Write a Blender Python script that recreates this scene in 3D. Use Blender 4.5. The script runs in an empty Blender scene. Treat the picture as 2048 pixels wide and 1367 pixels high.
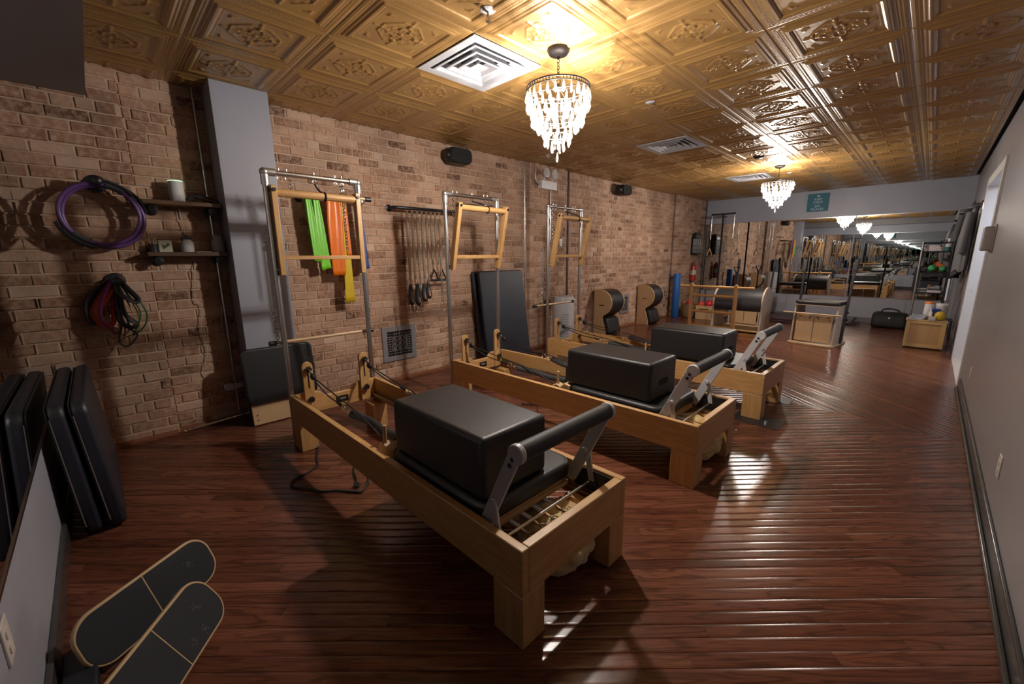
import bpy, bmesh, math, random
from mathutils import Vector, Matrix, Euler
from mathutils.geometry import intersect_line_plane
random.seed(7)
PI = math.pi
SC = bpy.context.scene
COL = SC.collection
R = math.radians

# ------------------------------------------------------------------ camera, light, exposure
cam = bpy.data.cameras.new('camera'); cam_ob = bpy.data.objects.new('camera', cam); COL.objects.link(cam_ob)
cam_ob.location = (4.1825, 0, 1.3754)
cam_ob.rotation_euler = (R(78.372), R(.539), R(44.933))
cam.sensor_width = 36; cam.lens = 825.26 / 2048 * 36; cam.clip_start = .02; cam.clip_end = 60
SC.camera = cam_ob
SC.view_settings.view_transform = 'Standard'; SC.view_settings.look = 'None'
SC.view_settings.gamma = 1; SC.view_settings.use_curve_mapping = False
SC.view_settings.exposure = .95
try:
    SC.cycles.max_bounces = 12; SC.cycles.glossy_bounces = 10; SC.cycles.diffuse_bounces = 6
    SC.cycles.transparent_max_bounces = 24; SC.cycles.transmission_bounces = 6
    SC.cycles.caustics_reflective = False; SC.cycles.caustics_refractive = False
    SC.cycles.sample_clamp_indirect = 8
except Exception: pass
world = bpy.data.worlds.new('world'); SC.world = world; world.use_nodes = True
world.node_tree.nodes['Background'].inputs[0].default_value = (.5, .55, .7, 1)
world.node_tree.nodes['Background'].inputs[1].default_value = .02
CH_POWER = 30.0            # watts per bulb, three bulbs in each chandelier
CH_COLOR = (1.0, .92, .84)
HALL_POWER = 15.0
W, D, H = 4.564, 10.935, 2.671        # room: brick wall at x=0, right wall at x=W, far mirror wall at y=D
YB = -.295                             # back wall

def area(name, loc, rot, sx, sy, power, color):
    l = bpy.data.lights.new(name, 'AREA'); l.shape = 'RECTANGLE'; l.size = sx; l.size_y = sy; l.energy = power; l.color = color
    o = bpy.data.objects.new(name, l); o.location = loc; o.rotation_euler = rot; COL.objects.link(o); return o
area('hall_light', (5.3, 7.2, 2.28), (0, 0, 0), .5, .9, HALL_POWER, (.72, .82, 1.0))

# ------------------------------------------------------------------ materials
MATS = {}
def mat(name, color, rough=.5, metal=0, spec=.5, bump=0, bscale=60, var=0, coat=0, emit=None, es=0, sheen=0):
    if name in MATS: return MATS[name]
    m = bpy.data.materials.new(name); m.use_nodes = True; nt = m.node_tree; b = nt.nodes['Principled BSDF']
    b.inputs['Base Color'].default_value = (*color, 1); b.inputs['Roughness'].default_value = rough
    b.inputs['Metallic'].default_value = metal; b.inputs['Specular IOR Level'].default_value = spec
    b.inputs['Coat Weight'].default_value = coat; b.inputs['Coat Roughness'].default_value = .15
    b.inputs['Sheen Weight'].default_value = sheen
    tc = nt.nodes.new('ShaderNodeTexCoord')
    if bump or var:
        n = nt.nodes.new('ShaderNodeTexNoise'); n.inputs['Scale'].default_value = bscale; n.inputs['Detail'].default_value = 4
        nt.links.new(tc.outputs['Object'], n.inputs['Vector'])
        if bump:
            bp = nt.nodes.new('ShaderNodeBump'); bp.inputs['Strength'].default_value = bump; bp.inputs['Distance'].default_value = .002
            nt.links.new(n.outputs['Fac'], bp.inputs['Height']); nt.links.new(bp.outputs[0], b.inputs['Normal'])
        if var:
            n2 = nt.nodes.new('ShaderNodeTexNoise'); n2.inputs['Scale'].default_value = 3; n2.inputs['Detail'].default_value = 5
            nt.links.new(tc.outputs['Object'], n2.inputs['Vector'])
            mx = nt.nodes.new('ShaderNodeMix'); mx.data_type = 'RGBA'
            mx.inputs[6].default_value = (*[c * (1 - var) for c in color], 1); mx.inputs[7].default_value = (*[min(1, c * (1 + var)) for c in color], 1)
            nt.links.new(n2.outputs['Fac'], mx.inputs[0]); nt.links.new(mx.outputs[2], b.inputs['Base Color'])
    if emit:
        b.inputs['Emission Color'].default_value = (*emit, 1); b.inputs['Emission Strength'].default_value = es
    MATS[name] = m; return m

def wood(name, c1, c2, axis='X', scale=1.0, rough=.4, coat=.15, contrast=1.0):
    if name in MATS: return MATS[name]
    m = bpy.data.materials.new(name); m.use_nodes = True; nt = m.node_tree; b = nt.nodes['Principled BSDF']; N = nt.nodes; L = nt.links
    tc = N.new('ShaderNodeTexCoord'); mp = N.new('ShaderNodeMapping')
    s = {'X': (1.2, 14, 14), 'Y': (14, 1.2, 14), 'Z': (14, 14, 1.2)}[axis]
    mp.inputs['Scale'].default_value = [v * scale for v in s]
    L.new(tc.outputs['Object'], mp.inputs[0])
    n1 = N.new('ShaderNodeTexNoise'); n1.inputs['Scale'].default_value = 1.5; n1.inputs['Detail'].default_value = 2; n1.inputs['Distortion'].default_value = .6
    n2 = N.new('ShaderNodeTexNoise'); n2.inputs['Scale'].default_value = 9; n2.inputs['Detail'].default_value = 5
    L.new(mp.outputs[0], n1.inputs['Vector']); L.new(mp.outputs[0], n2.inputs['Vector'])
    mu = N.new('ShaderNodeMath'); mu.operation = 'MULTIPLY'; mu.inputs[1].default_value = 26; L.new(n1.outputs['Fac'], mu.inputs[0])
    si = N.new('ShaderNodeMath'); si.operation = 'SINE'; L.new(mu.outputs[0], si.inputs[0])
    ma = N.new('ShaderNodeMath'); ma.operation = 'MULTIPLY_ADD'; ma.inputs[1].default_value = .22 * contrast; ma.inputs[2].default_value = .02; L.new(si.outputs[0], ma.inputs[0])
    ad = N.new('ShaderNodeMath'); ad.operation = 'ADD'; L.new(ma.outputs[0], ad.inputs[0]); L.new(n2.outputs['Fac'], ad.inputs[1])
    mx = N.new('ShaderNodeMix'); mx.data_type = 'RGBA'; mx.inputs[6].default_value = (*c1, 1); mx.inputs[7].default_value = (*c2, 1)
    L.new(ad.outputs[0], mx.inputs[0]); L.new(mx.outputs[2], b.inputs['Base Color'])
    b.inputs['Roughness'].default_value = rough; b.inputs['Coat Weight'].default_value = coat; b.inputs['Coat Roughness'].default_value = .2
    bp = N.new('ShaderNodeBump'); bp.inputs['Strength'].default_value = .15; bp.inputs['Distance'].default_value = .001
    L.new(n2.outputs['Fac'], bp.inputs['Height']); L.new(bp.outputs[0], b.inputs['Normal'])
    MATS[name] = m; return m

def ramp(nt, cols):
    r = nt.nodes.new('ShaderNodeValToRGB'); e = r.color_ramp.elements
    e[0].position, e[0].color = cols[0][0], (*cols[0][1], 1); e[1].position, e[1].color = cols[-1][0], (*cols[-1][1], 1)
    for p, c in cols[1:-1]:
        q = e.new(p); q.color = (*c, 1)
    return r

def brick_mat():
    m = bpy.data.materials.new('old_brick'); m.use_nodes = True; nt = m.node_tree; b = nt.nodes['Principled BSDF']; N = nt.nodes; L = nt.links
    at = N.new('ShaderNodeAttribute'); at.attribute_name = 'tone'
    tc = N.new('ShaderNodeTexCoord')
    rp = ramp(nt, [(0, (.14, .062, .038)), (.25, (.32, .165, .10)), (.55, (.45, .265, .175)), (.85, (.54, .355, .25)), (1, (.58, .42, .32))])
    L.new(at.outputs['Fac'], rp.inputs[0])
    n = N.new('ShaderNodeTexNoise'); n.inputs['Scale'].default_value = 26; n.inputs['Detail'].default_value = 6; n.inputs['Roughness'].default_value = .65
    L.new(tc.outputs['Object'], n.inputs['Vector'])
    n3 = N.new('ShaderNodeTexNoise'); n3.inputs['Scale'].default_value = 2.2; n3.inputs['Detail'].default_value = 4; L.new(tc.outputs['Object'], n3.inputs['Vector'])
    mx = N.new('ShaderNodeMix'); mx.data_type = 'RGBA'; mx.inputs[7].default_value = (.58, .42, .31, 1)     # old mortar smears
    r2 = N.new('ShaderNodeMapRange'); r2.inputs[1].default_value = .42; r2.inputs[2].default_value = .72; r2.inputs[4].default_value = .9
    L.new(n.outputs['Fac'], r2.inputs[0]); L.new(r2.outputs[0], mx.inputs[0]); L.new(rp.outputs[0], mx.inputs[6])
    m2 = N.new('ShaderNodeMix'); m2.data_type = 'RGBA'; m2.blend_type = 'MULTIPLY'; m2.inputs[0].default_value = .8
    r3 = N.new('ShaderNodeMapRange'); r3.inputs[1].default_value = .3; r3.inputs[2].default_value = .62; r3.inputs[3].default_value = .62; r3.inputs[4].default_value = 1.12
    L.new(n3.outputs['Fac'], r3.inputs[0]); L.new(mx.outputs[2], m2.inputs[6]); L.new(r3.outputs[0], m2.inputs[7]); L.new(m2.outputs[2], b.inputs['Base Color'])
    b.inputs['Roughness'].default_value = .85; b.inputs['Specular IOR Level'].default_value = .25
    bp = N.new('ShaderNodeBump'); bp.inputs['Strength'].default_value = .7; bp.inputs['Distance'].default_value = .006
    L.new(n.outputs['Fac'], bp.inputs['Height']); L.new(bp.outputs[0], b.inputs['Normal'])
    return m
def floor_mat():
    m = bpy.data.materials.new('stained_oak'); m.use_nodes = True; nt = m.node_tree; b = nt.nodes['Principled BSDF']; N = nt.nodes; L = nt.links
    uv = N.new('ShaderNodeUVMap'); uv.uv_map = 'UVMap'; at = N.new('ShaderNodeAttribute'); at.attribute_name = 'tone'
    mp = N.new('ShaderNodeMapping'); mp.inputs['Scale'].default_value = (1.6, 16, 1); L.new(uv.outputs[0], mp.inputs[0])
    n1 = N.new('ShaderNodeTexNoise'); n1.inputs['Scale'].default_value = 1.0; n1.inputs['Detail'].default_value = 2; n1.inputs['Distortion'].default_value = .9
    L.new(mp.outputs[0], n1.inputs['Vector'])
    mp2 = N.new('ShaderNodeMapping'); mp2.inputs['Scale'].default_value = (9, 190, 1); L.new(uv.outputs[0], mp2.inputs[0])
    n2 = N.new('ShaderNodeTexNoise'); n2.inputs['Scale'].default_value = 1; n2.inputs['Detail'].default_value = 4; L.new(mp2.outputs[0], n2.inputs['Vector'])
    mu = N.new('ShaderNodeMath'); mu.operation = 'MULTIPLY'; mu.inputs[1].default_value = 32; L.new(n1.outputs['Fac'], mu.inputs[0])
    si = N.new('ShaderNodeMath'); si.operation = 'SINE'; L.new(mu.outputs[0], si.inputs[0])
    pw = N.new('ShaderNodeMapRange'); pw.inputs[1].default_value = .25; pw.inputs[2].default_value = 1; pw.inputs[3].default_value = 0; pw.inputs[4].default_value = .5
    L.new(si.outputs[0], pw.inputs[0])
    rp = ramp(nt, [(0, (.10, .034, .018)), (.5, (.165, .057, .031)), (1, (.225, .082, .046))]); L.new(at.outputs['Fac'], rp.inputs[0])
    mx = N.new('ShaderNodeMix'); mx.data_type = 'RGBA'; mx.inputs[7].default_value = (.035, .010, .005, 1)
    L.new(pw.outputs[0], mx.inputs[0]); L.new(rp.outputs[0], mx.inputs[6])
    m2 = N.new('ShaderNodeMix'); m2.data_type = 'RGBA'; m2.blend_type = 'MULTIPLY'; m2.inputs[0].default_value = .5
    r3 = N.new('ShaderNodeMapRange'); r3.inputs[1].default_value = .35; r3.inputs[2].default_value = .6; r3.inputs[3].default_value = .45; r3.inputs[4].default_value = 1.15
    L.new(n2.outputs['Fac'], r3.inputs[0]); L.new(mx.outputs[2], m2.inputs[6]); L.new(r3.outputs[0], m2.inputs[7]); L.new(m2.outputs[2], b.inputs['Base Color'])
    b.inputs['Roughness'].default_value = .235; b.inputs['Specular IOR Level'].default_value = .5
    bp = N.new('ShaderNodeBump'); bp.inputs['Strength'].default_value = .05; bp.inputs['Distance'].default_value = .001
    L.new(n2.outputs['Fac'], bp.inputs['Height']); L.new(bp.outputs[0], b.inputs['Normal'])
    return m
def gold_mat():
    m = mat('bronze_gold_tin', (.42, .238, .078), .40, .25, .6, bump=.25, bscale=220, var=.12)
    m.node_tree.nodes['Principled BSDF'].inputs['Coat Weight'].default_value = .6
    m.node_tree.nodes['Principled BSDF'].inputs['Coat Roughness'].default_value = .22
    return m
def crystal_mat():
    m = bpy.data.materials.new('crystal'); m.use_nodes = True; nt = m.node_tree; N = nt.nodes; L = nt.links
    N.remove(N['Principled BSDF']); out = N['Material Output']
    t = N.new('ShaderNodeBsdfTransparent'); t.inputs[0].default_value = (.97, .97, .97, 1)
    g = N.new('ShaderNodeBsdfGlossy'); g.inputs['Roughness'].default_value = .05
    tr = N.new('ShaderNodeBsdfTranslucent'); tr.inputs[0].default_value = (.9, .88, .85, 1)
    lw = N.new('ShaderNodeLayerWeight'); lw.inputs[0].default_value = .35
    a = N.new('ShaderNodeMixShader'); a.inputs[0].default_value = .16; L.new(t.outputs[0], a.inputs[1]); L.new(tr.outputs[0], a.inputs[2])
    c = N.new('ShaderNodeMixShader'); L.new(lw.outputs['Facing'], c.inputs[0]); L.new(a.outputs[0], c.inputs[1]); L.new(g.outputs[0], c.inputs[2])
    L.new(c.outputs[0], out.inputs[0]); return m
def glass_mat(name, col, t=.7):
    m = bpy.data.materials.new(name); m.use_nodes = True; nt = m.node_tree; N = nt.nodes; L = nt.links
    b = N['Principled BSDF']; b.inputs['Base Color'].default_value = (*col, 1); b.inputs['Roughness'].default_value = .06
    tr = N.new('ShaderNodeBsdfTransparent'); tr.inputs[0].default_value = (*[.6 + .4 * c for c in col], 1)
    mx = N.new('ShaderNodeMixShader'); mx.inputs[0].default_value = 1 - t
    L.new(tr.outputs[0], mx.inputs[1]); L.new(b.outputs[0], mx.inputs[2]); L.new(mx.outputs[0], N['Material Output'].inputs[0]); return m

M_BRICK = brick_mat(); M_FLOOR = floor_mat(); M_GOLD = gold_mat(); M_CRY = crystal_mat()
M_MORT = mat('lime_mortar', (.56, .405, .295), .95, bump=.9, bscale=45, var=.22)
M_WALL = mat('lavender_grey_paint', (.34, .35, .41), .42, bump=.12, bscale=120, var=.05)
M_WALLR = mat('warm_grey_semigloss_paint', (.27, .262, .275), .33, bump=.18, bscale=40, var=.06)
M_BASE = mat('dark_grey_trim_paint', (.06, .058, .058), .22)
M_BLKTRIM = mat('black_gap_paint', (.006, .006, .006), .8)
M_WHITE = mat('white_enamel', (.75, .74, .76), .35)
M_WTRIM = mat('white_trim_paint', (.62, .60, .58), .4)
M_CHROME = mat('chrome_steel', (.62, .60, .58), .18, 1)
M_STEEL = mat('brushed_steel', (.52, .50, .48), .3, 1)
M_COPPER = mat('warm_steel_hook', (.72, .58, .46), .2, 1)
M_ALU = mat('grey_painted_aluminium', (.56, .56, .58), .4, 0)
M_BLK = mat('black_plastic', (.012, .012, .013), .4)
M_IRON = mat('black_iron_pipe', (.022, .022, .026), .35, .5)
M_VINYL = mat('black_vinyl', (.014, .014, .016), .42, bump=.35, bscale=420, spec=.5)
M_VINYLN = mat('navy_black_vinyl', (.012, .014, .024), .45, bump=.3, bscale=420)
M_FOAM = mat('black_foam_grip', (.02, .02, .022), .6, bump=.2, bscale=300)
M_ROPE = mat('black_rope', (.012, .012, .012), .7)
M_OAKX = wood('oak_along_x', (.47, .255, .092), (.63, .38, .155), 'X')
M_OAKY = wood('oak_along_y', (.47, .255, .092), (.63, .38, .155), 'Y')
M_OAKZ = wood('oak_along_z', (.47, .255, .092), (.63, .38, .155), 'Z')
M_MAPX = wood('maple_along_x', (.50, .34, .18), (.60, .42, .24), 'X', contrast=.5)
M_MAPY = wood('maple_along_y', (.50, .34, .18), (.60, .42, .24), 'Y', contrast=.5)
M_MAPZ = wood('maple_along_z', (.48, .32, .17), (.58, .40, .22), 'Z', contrast=.5)
M_SHELF = wood('dark_walnut_shelf', (.05, .026, .014), (.10, .055, .03), 'Y')
M_SHELF2 = wood('brown_shelf', (.16, .085, .045), (.24, .14, .08), 'Y')
M_BRONZE = mat('oiled_bronze', (.022, .015, .012), .55, .2)
M_MIRROR = mat('mirror_silver', (.84, .87, .87), .0, 1)

# ------------------------------------------------------------------ mesh helpers
class MB:
    def __init__(s): s.v = []; s.f = []
    def add(s, vs, fs):
        n = len(s.v); s.v += [tuple(v) for v in vs]; s.f += [tuple(i + n for i in f) for f in fs]; return s
    def box(s, a, b, rot=None, piv=None):
        x0, y0, z0 = a; x1, y1, z1 = b
        vs = [Vector(p) for p in ((x0,y0,z0),(x1,y0,z0),(x1,y1,z0),(x0,y1,z0),(x0,y0,z1),(x1,y0,z1),(x1,y1,z1),(x0,y1,z1))]
        if rot:
            m = Euler(rot).to_matrix(); c = Vector(piv) if piv else (Vector(a) + Vector(b)) / 2
            vs = [m @ (v - c) + c for v in vs]
        return s.add(vs, [(3,2,1,0),(4,5,6,7),(0,1,5,4),(1,2,6,5),(2,3,7,6),(3,0,4,7)])
    def beam(s, p, q, w, t, up=(0,0,1)):
        p, q = Vector(p), Vector(q); d = (q - p).normalized(); u = Vector(up); sx = d.cross(u)
        if sx.length < 1e-4: sx = d.cross(Vector((1,0,0)))
        sx.normalize(); sz = sx.cross(d).normalized()
        vs = [e + sx * a * w / 2 + sz * b * t / 2 for e in (p, q) for a, b in ((-1,-1),(1,-1),(1,1),(-1,1))]
        return s.add(vs, [(3,2,1,0),(4,5,6,7),(0,1,5,4),(1,2,6,5),(2,3,7,6),(3,0,4,7)])
    def cyl(s, p, q, r, r2=None, n=16, cap=True):
        p, q = Vector(p), Vector(q); r2 = r if r2 is None else r2; d = (q - p).normalized()
        a = d.orthogonal().normalized(); b = d.cross(a)
        vs = [e + (a * math.cos(2*PI*i/n) + b * math.sin(2*PI*i/n)) * rr for e, rr in ((p, r), (q, r2)) for i in range(n)]
        fs = [(i, (i+1) % n, n + (i+1) % n, n + i) for i in range(n)]
        if cap: fs += [tuple(range(n))[::-1], tuple(range(n, 2*n))]
        return s.add(vs, fs)
    def tube(s, pts, r, n=8, cap=True, closed=False, rads=None, flat=1.0):
        pts = [Vector(p) for p in pts]; m = len(pts); prev = None; vs = []
        for i, p in enumerate(pts):
            d = (pts[(i+1) % m] - pts[i-1]) if closed else (pts[min(i+1, m-1)] - pts[max(i-1, 0)])
            d.normalize()
            a = d.orthogonal().normalized() if prev is None else (prev - d * prev.dot(d))
            if a.length < 1e-5: a = d.orthogonal()
            a.normalize(); prev = a; b = d.cross(a); rr = rads[i] if rads else r
            vs += [p + a * math.cos(2*PI*k/n) * rr + b * math.sin(2*PI*k/n) * rr * flat for k in range(n)]
        fs = []
        for i in range(m if closed else m - 1):
            j = (i + 1) % m
            fs += [(i*n+k, i*n+(k+1) % n, j*n+(k+1) % n, j*n+k) for k in range(n)]
        if cap and not closed: fs += [tuple(range(n))[::-1], tuple(range((m-1)*n, m*n))]
        return s.add(vs, fs)
    def coil(s, p, q, r, pitch=.006, n=10, amp=.12):
        p, q = Vector(p), Vector(q); L = (q - p).length; k = max(6, int(L / pitch) * 2)
        return s.tube([p + (q - p) * i / k for i in range(k + 1)], r, n, rads=[r * (1 - amp * (i % 2)) for i in range(k + 1)])
    def lathe(s, prof, c=(0,0,0), n=24, axis='Z'):
        vs = []; c = Vector(c)
        for r, h in prof:
            for i in range(n):
                a = 2*PI*i/n; v = (r*math.cos(a), r*math.sin(a), h)
                v = {'Z': v, 'X': (v[2], v[0], v[1]), 'Y': (v[1], v[2], v[0])}[axis]; vs.append(c + Vector(v))
        m = len(prof); fs = [(i*n+k, i*n+(k+1) % n, (i+1)*n+(k+1) % n, (i+1)*n+k) for i in range(m-1) for k in range(n)]
        fs += [tuple(range(n))[::-1], tuple(range((m-1)*n, m*n))]
        return s.add(vs, fs)
    def prism(s, poly, axis, a, b):
        """extrude a 2-D outline along an axis; outline in the two other axes in order"""
        def P(u, v, w): return {'X': (w, u, v), 'Y': (u, w, v), 'Z': (u, v, w)}[axis]
        n = len(poly); vs = [P(u, v, a) for u, v in poly] + [P(u, v, b) for u, v in poly]
        return s.add(vs, [tuple(range(n))[::-1], tuple(range(n, 2*n))] + [(i, (i+1) % n, n + (i+1) % n, n + i) for i in range(n)])
    def torus(s, c, R0, r, axis='Z', n=16, k=6, sx=1, sy=1):
        pts = []
        for i in range(n):
            a = 2*PI*i/n; u, v = R0*math.cos(a)*sx, R0*math.sin(a)*sy
            pts.append(Vector(c) + Vector({'Z': (u, v, 0), 'X': (0, u, v), 'Y': (u, 0, v)}[axis]))
        return s.tube(pts, r, k, closed=True)
    def sphere(s, c, r, n=14, m=9, sc=(1,1,1)):
        prof = [(max(1e-4, r*math.sin(PI*i/m)), -r*math.cos(PI*i/m)) for i in range(m+1)]
        k = len(s.v); s.lathe(prof, (0,0,0), n)
        for i in range(k, len(s.v)): v = s.v[i]; s.v[i] = (v[0]*sc[0]+c[0], v[1]*sc[1]+c[1], v[2]*sc[2]+c[2])
        return s
    def build(s, name, m, parent=None, bevel=0, smooth=False, seg=2, fix=True, sub=0):
        me = bpy.data.meshes.new(name); me.from_pydata(s.v, [], s.f); me.update()
        if fix:
            bm = bmesh.new(); bm.from_mesh(me); bmesh.ops.recalc_face_normals(bm, faces=bm.faces); bm.to_mesh(me); bm.free()
        if m: me.materials.append(m)
        if smooth: me.polygons.foreach_set('use_smooth', [True] * len(me.polygons))
        o = bpy.data.objects.new(name, me); COL.objects.link(o)
        if parent: o.parent = parent
        if bevel:
            md = o.modifiers.new('bevel', 'BEVEL'); md.width = bevel; md.segments = seg; md.limit_method = 'ANGLE'; md.angle_limit = R(40); md.harden_normals = False
            me.polygons.foreach_set('use_smooth', [True] * len(me.polygons))
        if sub:
            md = o.modifiers.new('sub', 'SUBSURF'); md.levels = sub; md.render_levels = sub
        if (smooth or bevel) and not sub:
            try: me.set_sharp_from_angle(angle=R(50))
            except Exception: pass
        return o

def thing(name, label, cat, loc=(0,0,0), rotz=0, group=None, rot=None):
    o = bpy.data.objects.new(name, None); COL.objects.link(o); o.empty_display_size = .1
    o.location = loc; o.rotation_euler = rot if rot else (0, 0, rotz); o['label'] = label; o['category'] = cat
    if group: o['group'] = group
    return o
def tag(o, label, cat, group=None):
    o['label'] = label; o['category'] = cat
    if group: o['group'] = group
    return o
def struct(o): o['kind'] = 'structure'; return o
def plabel(o, l): o['label'] = l; return o
KIDS = {}
def dup(root, loc, rotz=None, label=None, group=None, skip=(), rot=None):
    kids = {}
    for o in bpy.data.objects:
        if o.parent: kids.setdefault(o.parent.name, []).append(o)
    def cp(o, parent):
        c = o.copy(); COL.objects.link(c)
        if parent is not None:
            mp = o.matrix_parent_inverse.copy(); c.parent = parent; c.matrix_parent_inverse = mp
        for ch in kids.get(o.name, []):
            if ch.name.split('.')[0] not in skip: cp(ch, c)
        return c
    r = cp(root, None); r.location = loc
    if rotz is not None: r.rotation_euler = (0, 0, rotz)
    if rot is not None: r.rotation_euler = rot
    if label: r['label'] = label
    if group: r['group'] = group
    return r
def spline(pts, k=8):
    P = [Vector(p) for p in pts]; P = [P[0]*2-P[1]] + P + [P[-1]*2-P[-2]]; out = []
    for i in range(1, len(P)-2):
        for j in range(k):
            t = j/k; a, b, c, d = P[i-1:i+3]
            out.append(.5*((2*b)+(c-a)*t+(2*a-5*b+4*c-d)*t*t+(3*b-a-3*c+d)*t**3))
    out.append(P[-2]); return out
def rrect(w, h, r, k=5, cx=0, cy=0):
    out = []
    for sx, sy, a0 in ((1,1,0),(-1,1,90),(-1,-1,180),(1,-1,270)):
        for i in range(k+1):
            a = R(a0 + 90*i/k); out.append((cx+sx*(w/2-r)+r*math.cos(a), cy+sy*(h/2-r)+r*math.sin(a)))
    return out
def text(body, size, name, m, parent, loc, rot, ext=.0008):
    cu = bpy.data.curves.new(name, 'FONT'); cu.body = body; cu.size = size; cu.align_x = 'CENTER'; cu.extrude = ext; cu.resolution_u = 2
    o = bpy.data.objects.new('tmp_text', cu); COL.objects.link(o); bpy.context.view_layer.update()
    me = bpy.data.meshes.new_from_object(o.evaluated_get(bpy.context.evaluated_depsgraph_get()))
    bpy.data.objects.remove(o); me.name = name; me.materials.clear(); me.materials.append(m)
    p = bpy.data.objects.new(name, me); COL.objects.link(p); p.parent = parent; p.location = loc; p.rotation_euler = rot; return p

# projection of a point into the photograph's frame, only used to choose which planks and bricks are nearest
_RC = Euler((R(78.372), R(.539), R(44.933))).to_matrix().transposed()
def px(p):
    d = _RC @ (Vector(p) - Vector((4.1825, 0, 1.3754)))
    if d.z > -.05: return None
    return (1024 + 825.26*d.x/-d.z, 683.5 - 825.26*d.y/-d.z, -d.z)
def inview(p, mg=60):
    q = px(p); return q is not None and -mg < q[0] < 2048+mg and -mg < q[1] < 1367+mg

# ------------------------------------------------------------------ room shell
floor = struct(MB().box((-.15, YB-.15, -.15), (W+2.2, D+.15, -.012)).build('floor', mat('dark_gap', (.012, .005, .003), .8)))
wl = struct(MB().box((-.25, YB-.15, 0), (-.009, D+.15, H+.1)).box((-.01, YB, 0), (.031, .30, H)).box((-.01, 4.52, 0), (.036, 5.33, H))
            .box((-.01, 9.32, 0), (.079, D, H)).build('wall_left', M_MORT))
struct(MB().box((-.15, YB-.15, 0), (W+.15, YB, H+.1)).build('wall_back', M_WALL))
struct(MB().box((-.15, D, 0), (W+.15, D+.15, H+.1)).build('wall_far', M_WALL))
DY0, DY1, DZ = 6.25, 7.87, 2.17
struct(MB().box((W, YB-.15, 0), (W+.15, DY0, H+.1)).box((W, DY1, 0), (W+.15, D+.15, H+.1)).box((W, DY0, DZ), (W+.15, DY1, H+.1)).build('wall_right', M_WALLR))
struct(MB().box((-.15, YB-.15, H+.055), (W+.15, D+.15, H+.15)).build('ceiling', M_BLKTRIM))
M_HALL = mat('hall_white_paint', (.72, .72, .74), .5)
struct(MB().box((W+.15, 5.6, -.012), (6.4, 5.7, 2.4)).box((W+.15, 8.4, -.012), (6.4, 8.5, 2.4)).box((6.3, 5.6, -.012), (6.4, 8.5, 2.4)).box((W+.15, 5.6, 2.35), (6.4, 8.5, 2.42)).build('wall_hallway', M_HALL))
struct(MB().box((W-.02, DY0-.02, -.006), (6.35, DY1+.02, .004)).build('floor_hallway', mat('beige_tile', (.45, .38, .31), .4, var=.1)))
dr = struct(MB().box((W-.02, DY1-.012, 0), (W+.16, DY1+.09, DZ-.0125)).box((W-.02, DY0-.09, 0), (W+.16, DY0+.012, DZ-.0125)).box((W-.02, DY0-.095, DZ-.012), (W+.16, DY1+.095, DZ+.09)).build('door_frame_1', M_WTRIM, bevel=.004))
dr.name = 'door_1'
MB().cyl((W+.03, DY1-.014, .9), (W+.03, DY1+.045, .9), .006).cyl((W-.02, DY1+.02, 1.9), (W-.02, DY1+.02, 1.98), .008).build('hinge', M_STEEL, dr)
# white hallway door standing open against the far side of the opening
dl = MB().box((W+.16, DY1-.045, .02), (W+1.0, DY1-.005, DZ-.02)).build('hallway_door', mat('white_door_blue_light', (.62, .64, .74), .35), bevel=.004)  # cool light of the hall is put into the white door's base colour
tag(dl, 'white door, bluish light in its colour, standing open inside the doorway on the right', 'door')
MB().sphere((W+.92, DY1-.09, 1.0), .028).cyl((W+.92, DY1-.05, 1.0), (W+.92, DY1-.08, 1.0), .01).build('door_knob', M_STEEL, dl, smooth=True)
# soffit box over the back wall
struct(MB().box((.046, YB, 2.455), (W, .14, H+.05)).build('trim_soffit', mat('soffit_grey_paint', (.20, .185, .19), .5, bump=.1, bscale=120)))
# drywall column beside the brick
struct(MB().box((0, .80, 0), (.268, 1.19, H+.02)).build('wall_column', M_WALL, bevel=.003))
# baseboards
struct(MB().box((W-.016, .15, 0), (W, DY0-.09, .105)).box((W-.034, .15, 0), (W-.016, DY0-.09, .022)).build('baseboard_right', M_BASE, bevel=.006))
struct(MB().box((W-.016, DY1+.09, 0), (W, D, .105)).build('baseboard_right_far', M_BASE, bevel=.006))
struct(MB().box((.04, YB, 0), (W, YB+.018, .11)).build('baseboard_back', M_BASE, bevel=.005))
struct(MB().box((.08, D-.016, 0), (W-.016, D, .11)).build('baseboard_far', mat('grey_baseboard', (.16, .155, .17), .4), bevel=.005))
q = MB()
for a, b, x in ((.30, .79, .0), (1.2, 4.51, 0), (5.34, 9.31, 0), (9.33, D-.02, .09), (4.52, 5.33, .045), (YB+.02, .30, .04)):
    q.prism([(x-.006, 0), (x+.032, 0), (x+.030, .018), (x+.018, .03), (x-.006, .032)], 'Y', a, b)
struct(q.build('baseboard_left', wood('shoe_moulding', (.16, .055, .025), (.24, .09, .04), 'Y')))

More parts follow.
